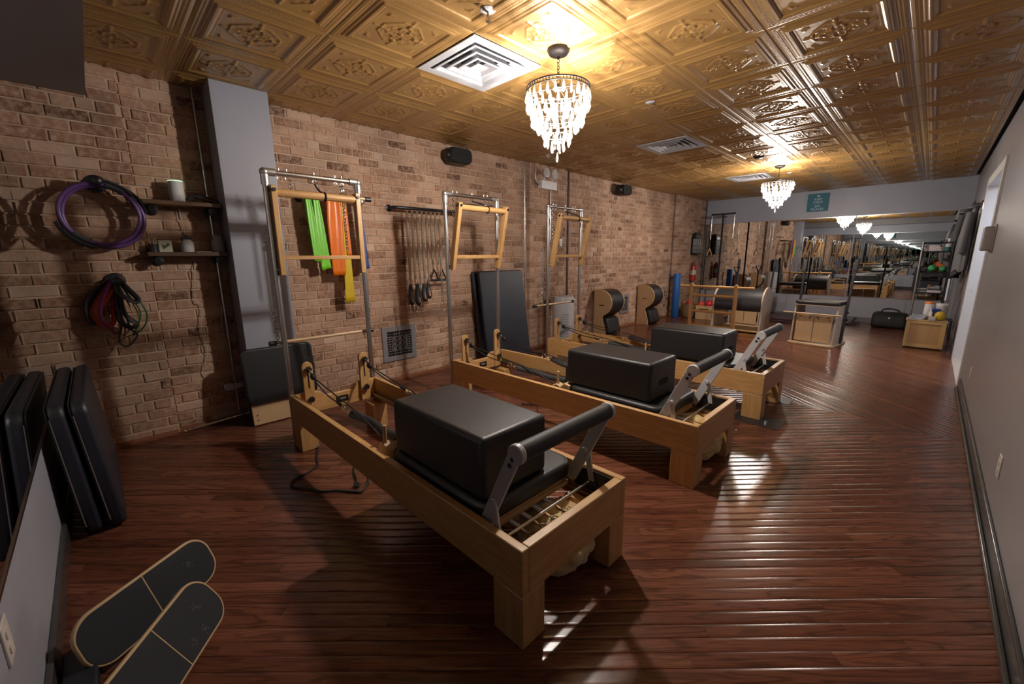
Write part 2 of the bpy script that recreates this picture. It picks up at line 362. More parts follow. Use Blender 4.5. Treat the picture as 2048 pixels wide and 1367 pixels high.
# ------------------------------------------------------------------ floor planks
def clip(poly, inside, cut):
    out = []
    for i, p in enumerate(poly):
        c, n = p, poly[(i+1) % len(poly)]; ci, ni = inside(c), inside(n)
        if ci: out.append(c)
        if ci != ni: out.append(cut(c, n))
    return out
def cliprect(poly, planes):
    for (a, b, c) in planes:          # a*x+b*y<=c
        ins = lambda p: a*p[0]+b*p[1] <= c + 1e-9
        def cut(p, q):
            fp, fq = a*p[0]+b*p[1]-c, a*q[0]+b*q[1]-c; t = fp/(fp-fq); return (p[0]+(q[0]-p[0])*t, p[1]+(q[1]-p[1])*t)
        poly = clip(poly, ins, cut)
        if len(poly) < 3: return []
    return poly
PW = .0572
CUP = [(-.5, -.0014), (-.46, -.0002), (-.25, .0000), (0, -.00035), (.25, .0000), (.46, -.0002), (.5, -.0014)]
def board(du, dv, u0, u1, v, planes, rnd, amp=1.0):
    """strip mesh of one plank, cupped across its width"""
    vs, fs, uvs = [], [], []; key = {}
    g = .0007; w = PW - 2*g
    for (a, za), (b, zb) in zip(CUP, CUP[1:]):
        quad = [(u0, v+a*w), (u1, v+a*w), (u1, v+b*w), (u0, v+b*w)]
        poly = cliprect([(du[0]*p[0]+dv[0]*p[1], du[1]*p[0]+dv[1]*p[1]) for p in quad], planes)
        if not poly: continue
        idx = []
        for p in poly:
            pu = p[0]*du[0]+p[1]*du[1]; pv = p[0]*dv[0]+p[1]*dv[1]; t = ((pv-v)/w - a)/(b-a); z = (za+(zb-za)*t)*amp
            if min(pu-u0, u1-pu) < .0005: z -= .0006
            k = (round(p[0], 5), round(p[1], 5))
            if k not in key: key[k] = len(vs); vs.append((p[0], p[1], z)); uvs.append((pu+rnd[0], pv+rnd[1]))
            idx.append(key[k])
        if len(set(idx)) >= 3: fs.append(tuple(dict.fromkeys(idx)))
    return vs, fs, uvs
def finish_planks(name, vs, fs, uvs, tones, parent, stuff=False):
    me = bpy.data.meshes.new(name); me.from_pydata(vs, [], fs); me.materials.append(M_FLOOR)
    uv = me.uv_layers.new(name='UVMap'); vi = [0]*len(me.loops); me.loops.foreach_get('vertex_index', vi)
    uv.data.foreach_set('uv', [c for i in vi for c in uvs[i]])
    at = me.attributes.new('tone', 'FLOAT', 'POINT'); at.data.foreach_set('value', tones)
    me.polygons.foreach_set('use_smooth', [True]*len(me.polygons)); me.update()
    if len(me.polygons) and me.polygons[0].normal.z < 0: me.flip_normals()
    o = bpy.data.objects.new(name, me); COL.objects.link(o); o.parent = parent
    if stuff: o['kind'] = 'stuff'
    return o
SEAM = (.10, 1, 4.83)         # x*.10 + y = 4.83 is the line where the boards change direction
allb = []
for dirang, planes, extra in ((45.0, [(-1,0,-.0),(1,0,W),(0,-1,-YB),(SEAM[0],SEAM[1],SEAM[2])], 0), (-40.0, [(-1,0,-.0),(1,0,W),(0,1,D),(-SEAM[0],-SEAM[1],-SEAM[2])], 1)):
    du = (math.cos(R(dirang)), math.sin(R(dirang))); dv = (-du[1], du[0])
    cs = [(x*du[0]+y*du[1], x*dv[0]+y*dv[1]) for x in (0, W) for y in (YB, D)]
    umin, umax = min(c[0] for c in cs), max(c[0] for c in cs); vmin, vmax = min(c[1] for c in cs), max(c[1] for c in cs)
    k = 0; v = vmin
    while v < vmax:
        u = umin - random.random()*1.2
        while u < umax:
            L = random.uniform(.45, 1.6)
            b = board(du, dv, u, min(u+L, umax+1)-.001, v, planes, (random.random()*40, random.random()*40), random.uniform(.25, .95))
            if b[1]:
                cx = sum(p[0] for p in b[0])/len(b[0]); cy = sum(p[1] for p in b[0])/len(b[0])
                vis = any(inview(p) for p in b[0][::2]) or inview((cx, cy, 0)); d = min((px(p)[2] if px(p) else 9) for p in b[0][::2])
                allb.append((d if vis and not extra and len(b[0]) > 8 else 99, b, min(1, max(0, random.gauss(.5, .22)))))
            u += L
        v += PW
allb.sort(key=lambda t: t[0])
SV, SF, SU, ST = [], [], [], []
for i, (d, (vs, fs, uvs), tone) in enumerate(allb):
    if i < 290 and d < 3.2: finish_planks('plank', vs, fs, uvs, [tone]*len(vs), floor)
    else:
        n = len(SV); SV += vs; SF += [tuple(j+n for j in f) for f in fs]; SU += uvs; ST += [tone]*len(vs)
finish_planks('planks_beyond', SV, SF, SU, ST, floor, True)

# ------------------------------------------------------------------ bricks
CH, BL = .0762, .2159
bricks = []
def brick_zone(y0, y1, xf, z1=H, skip=()):
    rows = int(z1/CH)+1
    for r in range(rows):
        z = r*CH + .004; hdr = r % 7 == 3
        step = BL/2 if hdr else BL; off = (BL/2*(r % 2) if not hdr else BL/4) + random.uniform(-.01, .01)
        y = y0 - off
        while y < y1:
            L = step + random.uniform(-.008, .008); a, b = max(y+.0035, y0), min(y+L-.0045, y1); y += L
            if b-a < .03: continue
            if any(a < s[1] and b > s[0] and z < s[3] and z+CH > s[2] for s in skip):
                s = next(s for s in skip if a < s[1] and b > s[0] and z < s[3] and z+CH > s[2])
                if a < s[0]: b = s[0]-.002
                elif b > s[1]: a = s[1]+.002
                else: continue
                if b-a < .02: continue
            zt = min(z+CH-.0085, z1)
            if zt-z > .02: bricks.append((a, b, z+random.uniform(-.002, .002), zt+random.uniform(-.002, .002), xf+random.uniform(-.004, .001)))
brick_zone(YB+.002, .308, .040)
brick_zone(.312, .797, 0); brick_zone(1.193, 4.508, 0); brick_zone(4.512, 5.338, .045); brick_zone(5.342, 9.308, 0); brick_zone(9.312, D-.002, .088)
def brickmesh(a, b, z, zt, xf):
    c = .005; j = lambda s=.0022: random.uniform(-s, s)
    back = [(xf-.098, a, z), (xf-.098, b, z), (xf-.098, b, zt), (xf-.098, a, zt)]
    mid = [(xf-.007, a+j(), z+j()), (xf-.007, b+j(), z+j()), (xf-.007, b+j(), zt+j()), (xf-.007, a+j(), zt+j())]
    fr = [(xf+j(.001), a+c+j(), z+c+j()), (xf+j(.001), b-c+j(), z+c+j()), (xf+j(.001), b-c+j(), zt-c+j()), (xf+j(.001), a+c+j(), zt-c+j())]
    fs = [(8,9,10,11)] + [(4+i, 4+(i+1)%4, 8+(i+1)%4, 8+i) for i in range(4)] + [(i, (i+1)%4, 4+(i+1)%4, 4+i) for i in range(4)]
    return back+mid+fr, fs
def brick_obj(name, vs, fs, tones, stuff=False):
    me = bpy.data.meshes.new(name); me.from_pydata(vs, [], fs); me.materials.append(M_BRICK)
    at = me.attributes.new('tone', 'FLOAT', 'POINT'); at.data.foreach_set('value', tones)
    o = bpy.data.objects.new(name, me); COL.objects.link(o); o.parent = wl
    if stuff: o['kind'] = 'stuff'
def bsize(b):
    a, c = px((b[4], b[0], (b[2]+b[3])/2)), px((b[4], b[1], (b[2]+b[3])/2))
    if not a or not c or not inview((b[4], (b[0]+b[1])/2, (b[2]+b[3])/2), 10): return 0
    return abs(c[0]-a[0]) * (b[3]-b[2])*825/a[2]
def btone():
    t = random.gauss(.55, .21)
    if random.random() < .06: t -= .35
    return min(1, max(0, t))
bricks.sort(key=bsize, reverse=True); BV, BF, BT = [], [], []
for i, b in enumerate(bricks):
    vs, fs = brickmesh(*b); t = btone()
    if i < 290: brick_obj('brick', vs, fs, [t]*12)
    else: n = len(BV); BV += vs; BF += [tuple(k+n for k in f) for f in fs]; BT += [t]*12
brick_obj('bricks_beyond', BV, BF, BT, True)

# ------------------------------------------------------------------ embossed ceiling tiles
TS = .6096; TX0, TY0 = 1.476, 1.799
def hfun(u, v):
    au, av = abs(u), abs(v); m = max(au, av); e = .5 - m; w = min(au, av); h = 0.0
    s = lambda a, b, x: max(0, min(1, (x-a)/(b-a)))
    def ridge(c, wd, amp): return amp*max(0, 1-((e-c)/wd)**2)
    along = w
    h += .0035*(1-s(.0, .010, e))*-1                       # seam groove
    h += ridge(.035, .010, .003)
    h += ridge(.062, .011, .0035)*(.35+.65*abs(math.sin(along*PI*26)))     # bead row
    h += .0035*s(.085, .100, e) + ridge(.098, .006, .0028)
    h += .0035*s(.112, .125, e) + ridge(.136, .007, .0032) + ridge(.153, .006, .0025)
    h -= .006*s(.160, .178, e)
    h += ridge(.190, .006, .0028)*(.3+.7*abs(math.sin(along*PI*34)))
    if e > .20:
        r = math.hypot(u, v)
        o = max(m, (au+av)*.74)                            # octagon frame
        h += .0055*max(0, 1-((o-.205)/.0105)**2)
        dg = math.hypot(au-.235, av-.235)                  # corner fleurs
        h += .006*max(0, 1-(dg/.026)**2) + .004*max(0, 1-(math.hypot(au-.205, av-.245)/.016)**2) + .004*max(0, 1-(math.hypot(au-.245, av-.205)/.016)**2)
        if o < .196:
            th = math.atan2(v, u)
            h += .0045*max(0, 1-((r-(.115+.04*math.cos(4*th)))/.012)**2)
            h += .0040*max(0, 1-((r-(.09+.035*math.cos(8*th+PI)))/.009)**2)
            h += .0028*(.5+.5*math.sin(r*150))*(.5+.5*math.cos(12*th))*(1 if r < .19 else 0)
            h += .006*max(0, 1-(r/.028)**2)
        if w < .012 and .13 < m < .285: h += .004
    return h
NT = 104
def tile_mesh(u0, u1, v0, v1, name):
    nu, nv = max(4, int(NT*(u1-u0))), max(4, int(NT*(v1-v0))); vs = []
    for i in range(nu+1):
        for j in range(nv+1):
            u, v = u0+(u1-u0)*i/nu, v0+(v1-v0)*j/nv
            vs.append(((u-.5)*TS, (v-.5)*TS, -hfun(u-.5, v-.5)*1.15))
    fs = [(i*(nv+1)+j, i*(nv+1)+j+1, (i+1)*(nv+1)+j+1, (i+1)*(nv+1)+j) for i in range(nu) for j in range(nv)]
    me = bpy.data.meshes.new(name); me.from_pydata(vs, [], fs); me.materials.append(M_GOLD)
    me.polygons.foreach_set('use_smooth', [True]*len(me.polygons)); me.update()
    if me.polygons[0].normal.z > 0: me.flip_normals()
    return me
tfull = tile_mesh(0, 1, 0, 1, 'ceiling_tile'); tleft = tile_mesh(1-.257/TS, 1, 0, 1, 'ceiling_tile_cut')
ceil = bpy.data.objects['ceiling']
VENTS = {(0, 0), (0, 5), (0, 10)}
for i in range(-3, 5):
    for j in range(-3, 15):
        if (i, j) in VENTS: continue
        o = bpy.data.objects.new('ceiling_tile', tleft if i == -3 else tfull); COL.objects.link(o); o.parent = ceil
        o.location = (TX0+TS*(i+.5), TY0+TS*(j+.5), H)
# white square air diffusers, each fills one tile
M_VENT = mat('vent_enamel', (.50, .50, .53), .4)
def vent(i, j, lab):
    t = thing('ceiling_vent', lab, 'vent', (TX0+TS*(i+.5), TY0+TS*(j+.5), H), 0, 'white square ceiling diffusers')
    s = TS/2-.002
    def ring(a, za, b, zb, mb):
        o = [(-a,-a,za),(a,-a,za),(a,a,za),(-a,a,za)]; n = [(-b,-b,zb),(b,-b,zb),(b,b,zb),(-b,b,zb)]
        mb.add(o+n, [(k, (k+1)%4, 4+(k+1)%4, 4+k) for k in range(4)])
    fr = MB(); ring(s, .0, s, -.008, fr); ring(s, -.008, .245, -.008, fr); ring(.245, -.008, .235, .05, fr); fr.build('frame', M_VENT, t)
    MB().box((-.24, -.24, .05), (.24, .24, .052)).build('duct', mat('duct_grey', (.10, .10, .11), .6), t)
    for a in (.235, .175, .115):
        c = MB(); ring(a-.055, .035, a-.005, -.014, c); ring(a-.005, -.014, a-.02, -.016, c); ring(a-.02, -.016, a-.06, .030, c); c.build('louvre_ring', M_VENT, t, bevel=.002)
    MB().add([(-.05,-.05,-.012),(.05,-.05,-.012),(.05,.05,-.012),(-.05,.05,-.012),(-.02,-.02,.004),(.02,-.02,.004),(.02,.02,.004),(-.02,.02,.004)],
             [(0,1,5,4),(1,2,6,5),(2,3,7,6),(3,0,4,7),(4,5,6,7)]).build('centre_cap', M_VENT, t)
    return t
vent(0, 0, 'large white square air diffuser in the gold ceiling left of the near chandelier')
vent(0, 5, 'middle white air diffuser in the ceiling beyond the near chandelier')
vent(0, 10, 'farthest white air diffuser, just beside the far chandelier')

# ------------------------------------------------------------------ chandeliers
def drop_mesh():
    mb = MB(); mb.lathe([(.0008,.030),(.0035,.024),(.0075,.010),(.0105,-.006),(.0110,-.014),(.0085,-.024),(.0035,-.030),(.0008,-.031)], n=8)
    return mb
def chandelier(x, y, lab):
    t = thing('chandelier', lab, 'chandelier', (x, y, H), 0, 'crystal chandeliers')
    MB().lathe([(.072,.03),(.072,-.012),(.060,-.032),(.035,-.043),(.012,-.046),(.006,-.06)], n=32).build('canopy', M_BRONZE, t, smooth=True)
    c = MB()
    for k in range(6): c.torus((0, 0, -.07-.019*k), .011, .0022, 'X' if k % 2 else 'Y', 12, 5, sx=.75, sy=1.15)
    c.torus((0, 0, -.192), .017, .0025, 'Y'); c.build('chain', M_BRONZE, t, smooth=True)
    c = MB().lathe([(.006,-.20),(.02,-.215),(.035,-.225),(.038,-.232),(.012,-.235)], n=20)
    for k in range(4):
        a = k*PI/2+.4; c.tube([(.03*math.cos(a), .03*math.sin(a), -.225), (.1*math.cos(a), .1*math.sin(a), -.222), (.195*math.cos(a), .195*math.sin(a), -.232)], .004, 6)
    c.cyl((0,0,-.23), (0,0,-.60), .004, n=6)
    c.build('crown', M_BRONZE, t, smooth=True)
    c = MB(); c.torus((0,0,-.226), .203, .0045, 'Z', 48); c.torus((0,0,-.246), .203, .0025, 'Z', 48)
    for k in range(60):
        a = 2*PI*k/60; c.cyl((.203*math.cos(a), .203*math.sin(a), -.226), (.203*math.cos(a), .203*math.sin(a), -.246), .0022, n=5)
    c.build('top_ring', M_BRONZE, t, smooth=True)
    proto = None
    tiers = [(.203,-.285,26),(.198,-.335,25),(.170,-.38,21),(.164,-.425,20),(.128,-.465,15),(.088,-.505,11),(.080,-.55,9),(.042,-.585,5),(.0,-.645,1)]
    rings = MB()
    for r, z, n in tiers:
        if r > .03: rings.torus((0,0,z+.034), r, .0022, 'Z', 36, 5)
        for k in range(n):
            a = 2*PI*(k+.5*(n % 2))/n
            if proto is None: o = proto = drop_mesh().build('crystal_drop', M_CRY, t, smooth=True)
            else: o = proto.copy(); COL.objects.link(o)
            o.location = (r*math.cos(a), r*math.sin(a), z); s = (1.15 if r > .1 else .95)*random.uniform(.94, 1.06); o.scale = (s*1.15, s*.75, s); o.rotation_euler = (random.uniform(-.06, .06), 0, a+random.uniform(-.7, .7))
    rings.build('tier_ring', M_CHROME, t, smooth=True)
    mbulb = mat('lit_bulb', (1, 1, 1), emit=CH_COLOR, es=60)
    try: mbulb.cycles.emission_sampling = 'NONE'
    except Exception: pass
    for k in range(3):
        a = 2*PI*k/3+.5; p = (.055*math.cos(a), .055*math.sin(a), -.38)
        MB().sphere(p, .021, sc=(1,1,1.5)).cyl((p[0], p[1], -.345), (p[0], p[1], -.30), .012).build('bulb', mbulb, t, smooth=True)
        l = bpy.data.lights.new('bulb_light', 'POINT'); l.energy = CH_POWER; l.color = CH_COLOR; l.shadow_soft_size = .024
        o = bpy.data.objects.new('bulb_light', l); COL.objects.link(o); o.parent = t; o.location = (p[0]*.2, p[1]*.2, -.52+.05*k)
    return t
chandelier(2.315, 2.309, 'crystal chandelier hanging nearest the camera, beside the large white diffuser')
chandelier(2.40, 7.43, 'crystal chandelier at the far end of the room before the mirror')

# ceiling bits
def sprinkler(x, y, lab, m=None):
    t = thing('sprinkler', lab, 'sprinkler', (x, y, H), 0)
    MB().lathe([(.042,.01),(.042,-.004),(.030,-.010),(.016,-.012)], n=24).build('escutcheon', M_WHITE, t, smooth=True)
    c = MB().cyl((0,0,-.01), (0,0,-.035), .007, n=10)
    for s in (-1, 1): c.tube([(s*.006,0,-.03), (s*.012,0,-.042), (s*.004,0,-.056)], .002, 6)
    c.cyl((0,0,-.056), (0,0,-.059), .014, n=12); c.build('head', M_STEEL, t, smooth=True); return t
sprinkler(2.323, 1.70, 'sprinkler head in the ceiling above the large white diffuser')
sprinkler(2.285, 3.598, 'sprinkler head in the ceiling just right of the near chandelier')
sprinkler(2.36, 8.2, 'sprinkler head behind the top of the far chandelier')
t = thing('smoke_detector', 'small dark round smoke detector on the ceiling before the far chandelier', 'detector', (2.35, 6.55, H))
MB().lathe([(.062,.01),(.062,-.012),(.05,-.03),(.02,-.036),(.001,-.037)], n=28).build('body', mat('dark_brown_plastic', (.03, .015, .012), .5), t, smooth=True)
MB().lathe([(.066,.0),(.066,-.008),(.055,-.010)], n=28).build('mounting_ring', M_BRONZE, t, smooth=True)

# ------------------------------------------------------------------ mirrors
def mirrors(y, s, where, g, zb=.52):
    xs = [(.10, 1.53), (1.545, 3.0), (3.015, 4.50)] if s < 0 else [(.04, 1.5395), (1.540, 2.9995), (3.0, 4.50)]; nm = ['left', 'middle', 'right']
    for (a, b), n in zip(xs, nm):
        t = thing('mirror_panel', where % n, 'mirror', ((a+b)/2, y, zb), 0, g)
        w = (b-a)/2
        MB().box((-w, min(0, s*.006), 0), (w, max(0, s*.006), 1.585)).build('glass', M_MIRROR, t)
        MB().box((-w, min(s*-.0, s*.010), -.012), (w, max(0, s*.010), .0)).build('bottom_channel', M_CHROME, t)
        if n == 'left' and s < 0: MB().box((w, min(0, s*.011), 0), (w+.013, max(0, s*.011), 1.585)).build('edge_strip', M_CHROME, t)
        MB().box((-w, min(0, s*.010), 1.585), (w, max(0, s*.010), 1.597)).build('top_channel', M_CHROME, t)
mirrors(D-.0005, -1, '%s panel of the wide mirror on the far wall', 'far wall mirror panels')
mirrors(YB+.0005, 1, '%s panel of the mirror on the wall behind the leaning pads', 'back wall mirror panels', .56)
# teal sign
t = thing('canvas_sign', 'teal square sign on the far wall reading KEEP CALM DO PILATES', 'sign', (2.335, D-.012, 2.43))
MB().box((-.185, -.006, -.18), (.185, .012, .18)).build('panel', mat('teal_canvas', (.02, .15, .21), .6), t, bevel=.002)
mtx = mat('sign_white', (.55, .68, .72), .6)
for s, sz, z in (('KEEP', .062, .045), ('CALM', .062, -.015), ('DO', .062, -.095), ('PILATES', .062, -.155)):
    text(s, sz, 'lettering', mtx, t, (0, -.0075, z), (PI/2, 0, 0))
MB().add([(-.022,-.0075,.115),(.022,-.0075,.115),(.026,-.0075,.15),(.010,-.0075,.132),(0,-.0075,.155),(-.010,-.0075,.132),(-.026,-.0075,.15)], [(0,1,2,3,4,5,6)]).build('crown_mark', mtx, t, fix=False)
MB().lathe([(.006,-.001),(.006,.001)], c=(0,-.0075,-.030), n=10, axis='Y').build('dot', mtx, t)
#MARK2
# ------------------------------------------------------------------ reformers
def post(pb, n=7):
    """rounded-top upright outline (y, z)"""
def make_reformer(yc):
    t = thing('reformer', 'light oak reformer nearest the camera, its foot leg in the foreground', 'exercise machine', (.99, yc, 0), 0, 'wooden reformers in a row')
    for s in (-1, 1):
        a, b = sorted((s*.34, s*.305))
        MB().box((0, a, .215), (2.35, b, .40)).build('side_rail', M_OAKX, t, bevel=.004)
        a, b = sorted((s*.305, s*.268))
        MB().box((.035, a, .262), (2.315, b, .270)).box((.035, min(s*.272, s*.268), .262), (2.315, max(s*.272, s*.268), .285)).build('track', M_STEEL, t)
        a, b = sorted((s*.3045, s*.298))
        MB().box((2.10, a, .287), (2.30, b, .388)).cyl((2.16, s*.296, .35), (2.16, s*.288, .35), .010).cyl((2.22, s*.296, .33), (2.22, s*.288, .33), .010).cyl((2.27, s*.296, .36), (2.27, s*.288, .36), .007).build('bar_support_plate', M_BLK, t)
        for x in (0, 2.20):
            a, b = sorted((s*.34, s*.22))
            MB().box((x, a, 0), (x+.15, b, .215)).build('leg', M_OAKZ, t, bevel=.004)
    MB().prism([(-.305,.235),(.305,.235),(.305,.40),(.17,.40),(.13,.385),(.10,.350),(-.10,.350),(-.13,.385),(-.17,.40),(-.305,.40)], 'X', 0, .035).build('head_board', M_OAKY, t, bevel=.004)
    MB().box((2.312, -.305, .215), (2.35, .305, .40)).build('foot_board', M_OAKY, t, bevel=.004)
    p = MB().box((.035, -.02, .268), (.038, .075, .318)).build('name_plate', M_BLK, t)
    MB().box((.038, .0, .290), (.0385, .055, .302)).build('plate_emblem', mat('worn_gold_print', (.35, .28, .16), .5), p)
    # risers with knobs and pulleys
    for s in (-1, 1):
        y = s*.215
        pts = [(y-.037, .245), (y+.037, .245)] + [(y+.037*math.cos(a), .60+.037*math.sin(a)) for a in [PI*k/10 for k in range(11)]]
        r = MB().prism(pts, 'X', .036, .060).build('riser', M_OAKZ, t, bevel=.003)
        MB().box((.0605, y-.005, .44), (.0615, y+.005, .575)).build('slot', M_BLK, r)
        for z in (.585, .355):
            k = MB(); k.cyl((.060, y, z), (.078, y, z), .012, n=10)
            k.add(*[(lambda vs: (vs, [tuple(range(16))[::-1], tuple(range(16, 32))] + [(i, (i+1) % 16, 16+(i+1) % 16, 16+i) for i in range(16)]))(
                [(x, y+(.024 if i % 2 else .018)*math.cos(2*PI*i/16), z+(.024 if i % 2 else .018)*math.sin(2*PI*i/16)) for x in (.072, .090) for i in range(16)])][0])
            k.build('knob', M_BLK, r)
        MB().tube([(.088, y, .585), (.105, y, .578), (.122, y, .568)], .006, 8).torus((.112, y, .572), .012, .003, 'Y', 14).build('swivel', M_CHROME, r, smooth=True)
        MB().sphere((.150, y, .545), .026, sc=(1.15, .6, 1)).build('pulley', M_BLK, r, smooth=True)
    # ropes, clips and loops
    for s in (-1, 1):
        y = s*.215
        ropes = MB().tube(spline([(.155, y, .545), (.5, y+.002, .500), (.9, y, .455), (1.20, y, .372)]), .0045, 7)
        ropes.tube(spline([(.16, y, .53), (.42, y+.01*s, .475), (.62, y+.012*s, .462)]), .0045, 7).tube([(.60, y+.012*s, .464), (.66, y+.012*s, .458)], .010, 8)
        ro = ropes.build('rope', M_ROPE, t, smooth=True)
        MB().torus((.685, y+.012*s, .452), .020, .004, 'Y', 16, sx=1.2).torus((.730, y+.012*s, .447), .016, .003, 'Z', 14, sx=1.5).torus((.770, y+.012*s, .442), .013, .003, 'Y', 14, sx=1.4).build('clip', M_CHROME, ro, smooth=True)
        MB().tube(spline([(.785, y+.012*s, .44), (.95, y+.03*s*-1, .425), (1.10, y-.03*s, .415), (1.27, y-.03*s, .425)]), .024, 8, flat=.6).build('hand_loop', M_FOAM, t, smooth=True)
    # carriage
    MB().box((1.17, -.262, .29), (2.085, .262, .315)).box((1.20, -.25, .315), (1.33, .25, .345)).build('carriage_base', M_MAPX, t, bevel=.003)
    for s in (-1, 1):
        MB().prism([(1.19, .345), (1.36, .345), (1.36, .415), (1.31, .425), (1.27, .39), (1.23, .405), (1.19, .385)], 'Y', min(s*.26, s*.12), max(s*.26, s*.12)).build('rope_cleat', M_MAPY, t, bevel=.006)
        c = MB().box((1.27, s*.15-.055, .40), (1.395, s*.15+.055, .56)); c.build('shoulder_rest', M_VINYL, t, bevel=.022, seg=3)
        MB().cyl((1.235, s*.24, .40), (1.235, s*.24, .50), .010, n=12).build('rest_peg', M_MAPZ, t, bevel=.002)
    MB().prism(rrect(.75, .575, .085, 7, 1.735, 0), 'Z', .345, .425).build('carriage_pad', M_VINYL, t, bevel=.022, seg=4)
    MB().prism(rrect(.71, .54, .075, 6, 1.725, 0), 'Z', .315, .345).build('carriage_board', M_OAKX, t, bevel=.003)
    # springs with hooks
    for y in (-.20, -.125, -.05, .025, .10):
        x1 = 2.135 if y > -.18 else 2.10
        sp = MB().coil((1.93, y, .278), (x1, y, .272), .014, .0048, 12).cyl((1.92, y, .278), (1.96, y, .278), .018, n=12).build('spring', M_STEEL, t, smooth=True)
        MB().cyl((x1, y, .272), (x1+.035, y, .270), .010, .005, 12).tube(spline([(x1+.03, y, .27), (x1+.055, y, .268), (x1+.068, y+.012, .267), (x1+.088, y+.010, .267), (x1+.092, y-.006, .267), (x1+.072, y-.013, .267)], 4), .0035, 6).torus((x1+.062, y, .275), .014, .0032, 'Z', 14, 6, sx=1.4).build('hook', M_COPPER, sp, smooth=True)
    MB().box((2.24, -.26, .235), (2.27, .26, .262)).build('spring_bar', M_STEEL, t, bevel=.003)
    for y in (.165, .235): MB().box((2.10, y-.022, .225), (2.235, y+.022, .268)).build('stopper_block', M_OAKX, t, bevel=.004)
    # foot bar
    for s in (-1, 1):
        y = s*.288; p, q = Vector((2.09, y, .335)), Vector((2.27, y, .71)); d = (q-p).normalized(); nrm = Vector((-d.z, 0, d.x))
        out = []
        for c, sg in ((p, -1), (q, 1)):
            for k in range(9):
                a = PI*k/8; v = c + nrm*(.0275*math.cos(a))*(-sg if sg > 0 else 1)*-1 + d*sg*.0275*math.sin(a); out.append((v.x, v.z))
        arm = MB().prism(out, 'Y', y-.006, y+.006).build('foot_bar_arm', M_ALU, t, bevel=.002)
        sy = y + s*.0065
        for f in (.945, .875):
            c = p.lerp(q, f); MB().cyl((c.x, y-s*0, c.z), (c.x, y-.0085, c.z), .0095, n=12).cyl((c.x, y, c.z), (c.x, y+.0085, c.z), .0095, n=12).build('bolt', M_BLK, arm)
        m1 = p.lerp(q, .42); q1 = Vector((2.195, y, .335)); yy = y - s*.012 if s < 0 else y - .012
        MB().beam((m1.x, y+(.011 if s > 0 else -.011), m1.z), (q1.x, y+(.011 if s > 0 else -.011), q1.z), .010, .030, up=(1,0,.3)).cyl((m1.x, y-.020, m1.z), (m1.x, y+.020, m1.z), .013).build('strut', M_ALU, t, bevel=.002)
    MB().cyl((2.195, -.285, .34), (2.195, .285, .34), .0065, n=12).build('strut_rod', M_STEEL, t, smooth=True)
    g = MB().cyl((2.275, -.272, .712), (2.275, .272, .712), .034, n=28).build('foot_bar_grip', M_FOAM, t, smooth=True)
    for s in (-1, 1): MB().cyl((2.275, s*.272, .712), (2.275, s*.296, .712), .037, n=28).build('end_cap', M_ALU, g, bevel=.004)
    return t
Y1, Y2, Y3 = 1.22, 2.685, 4.145
ref1 = make_reformer(Y1)
dup(ref1, (1.005, Y2, 0), label='middle light oak reformer, second from the camera')
dup(ref1, (.985, Y3, 0), label='light oak reformer farthest from the camera, standing on black rubber mats')

def sitbox(x, y, lab, hole=True, rz=0):
    t = thing('sitting_box', lab, 'box', (x, y, .4255), rz, 'black padded sitting boxes on the reformers')
    MB().box((-.34, -.19, .0), (.34, .19, .267)).build('padded_body', M_VINYL, t, bevel=.022, seg=4)
    s = MB(); s.tube([(-.325, -.188, .243), (.325, -.188, .243)], .0018, 5); s.tube([(.339, -.175, .243), (.339, .175, .243)], .0018, 5)
    s.build('seam', mat('seam_thread', (.03, .03, .03), .4), t)
    if hole: MB().prism(rrect(.13, .042, .02, 5, 0, .115), 'X', .3395, .342).build('hand_hole', M_BLKTRIM, t)
    return t
sitbox(2.725, 1.14, 'large black vinyl box on the carriage of the nearest reformer', False)
sitbox(2.665, 2.63, 'black vinyl box with a hand hole on the middle reformer')
sitbox(2.65, 4.00, 'black vinyl box on the farthest of the three reformers')

# rubber mats below the far reformer's feet
for x, y, w, h, rz, lab in ((3.32, 3.80, .36, .26, .05, 'black rubber mat under the near foot leg of the far reformer'), (3.30, 4.50, .24, .20, .0, 'black rubber mat under the far foot leg of the far reformer')):
    tag(MB().prism(rrect(w, h, .008, 2), 'Z', -.0005, .0035).build('rubber_mat', mat('rubber_mat_black', (.02, .018, .018), .5), bevel=.001), lab, 'mat').location = (x, y, 0)

# sheepskins
def sheepskin(x, y, lab, sx, sy, sz):
    bm = bmesh.new(); bmesh.ops.create_icosphere(bm, subdivisions=5, radius=1)
    from mathutils import noise
    for v in bm.verts:
        n = noise.noise(v.co*2.3+Vector((x, y, 0)))*.12 + noise.noise(v.co*6+Vector((x, y, 0)))*.05 + noise.noise(v.co*22)*.02
        v.co *= 1+n; v.co = Vector((v.co.x*sx, v.co.y*sy, max(.0, v.co.z*sz+sz*.92)))
    me = bpy.data.meshes.new('sheepskin'); bm.to_mesh(me); bm.free()
    me.materials.append(mat('cream_fleece', (.72, .58, .27), .95, bump=1, bscale=120, sheen=.5)); me.polygons.foreach_set('use_smooth', [True]*len(me.polygons))
    o = bpy.data.objects.new('sheepskin', me); COL.objects.link(o); o.location = (x, y, 0); tag(o, lab, 'sheepskin', 'rolled sheepskins under the reformers')
sheepskin(3.13, 1.31, 'cream sheepskin bundled on the floor under the foot end of the nearest reformer', .18, .165, .145)
sheepskin(3.15, 2.79, 'cream sheepskin bundled under the foot end of the middle reformer', .20, .15, .15)

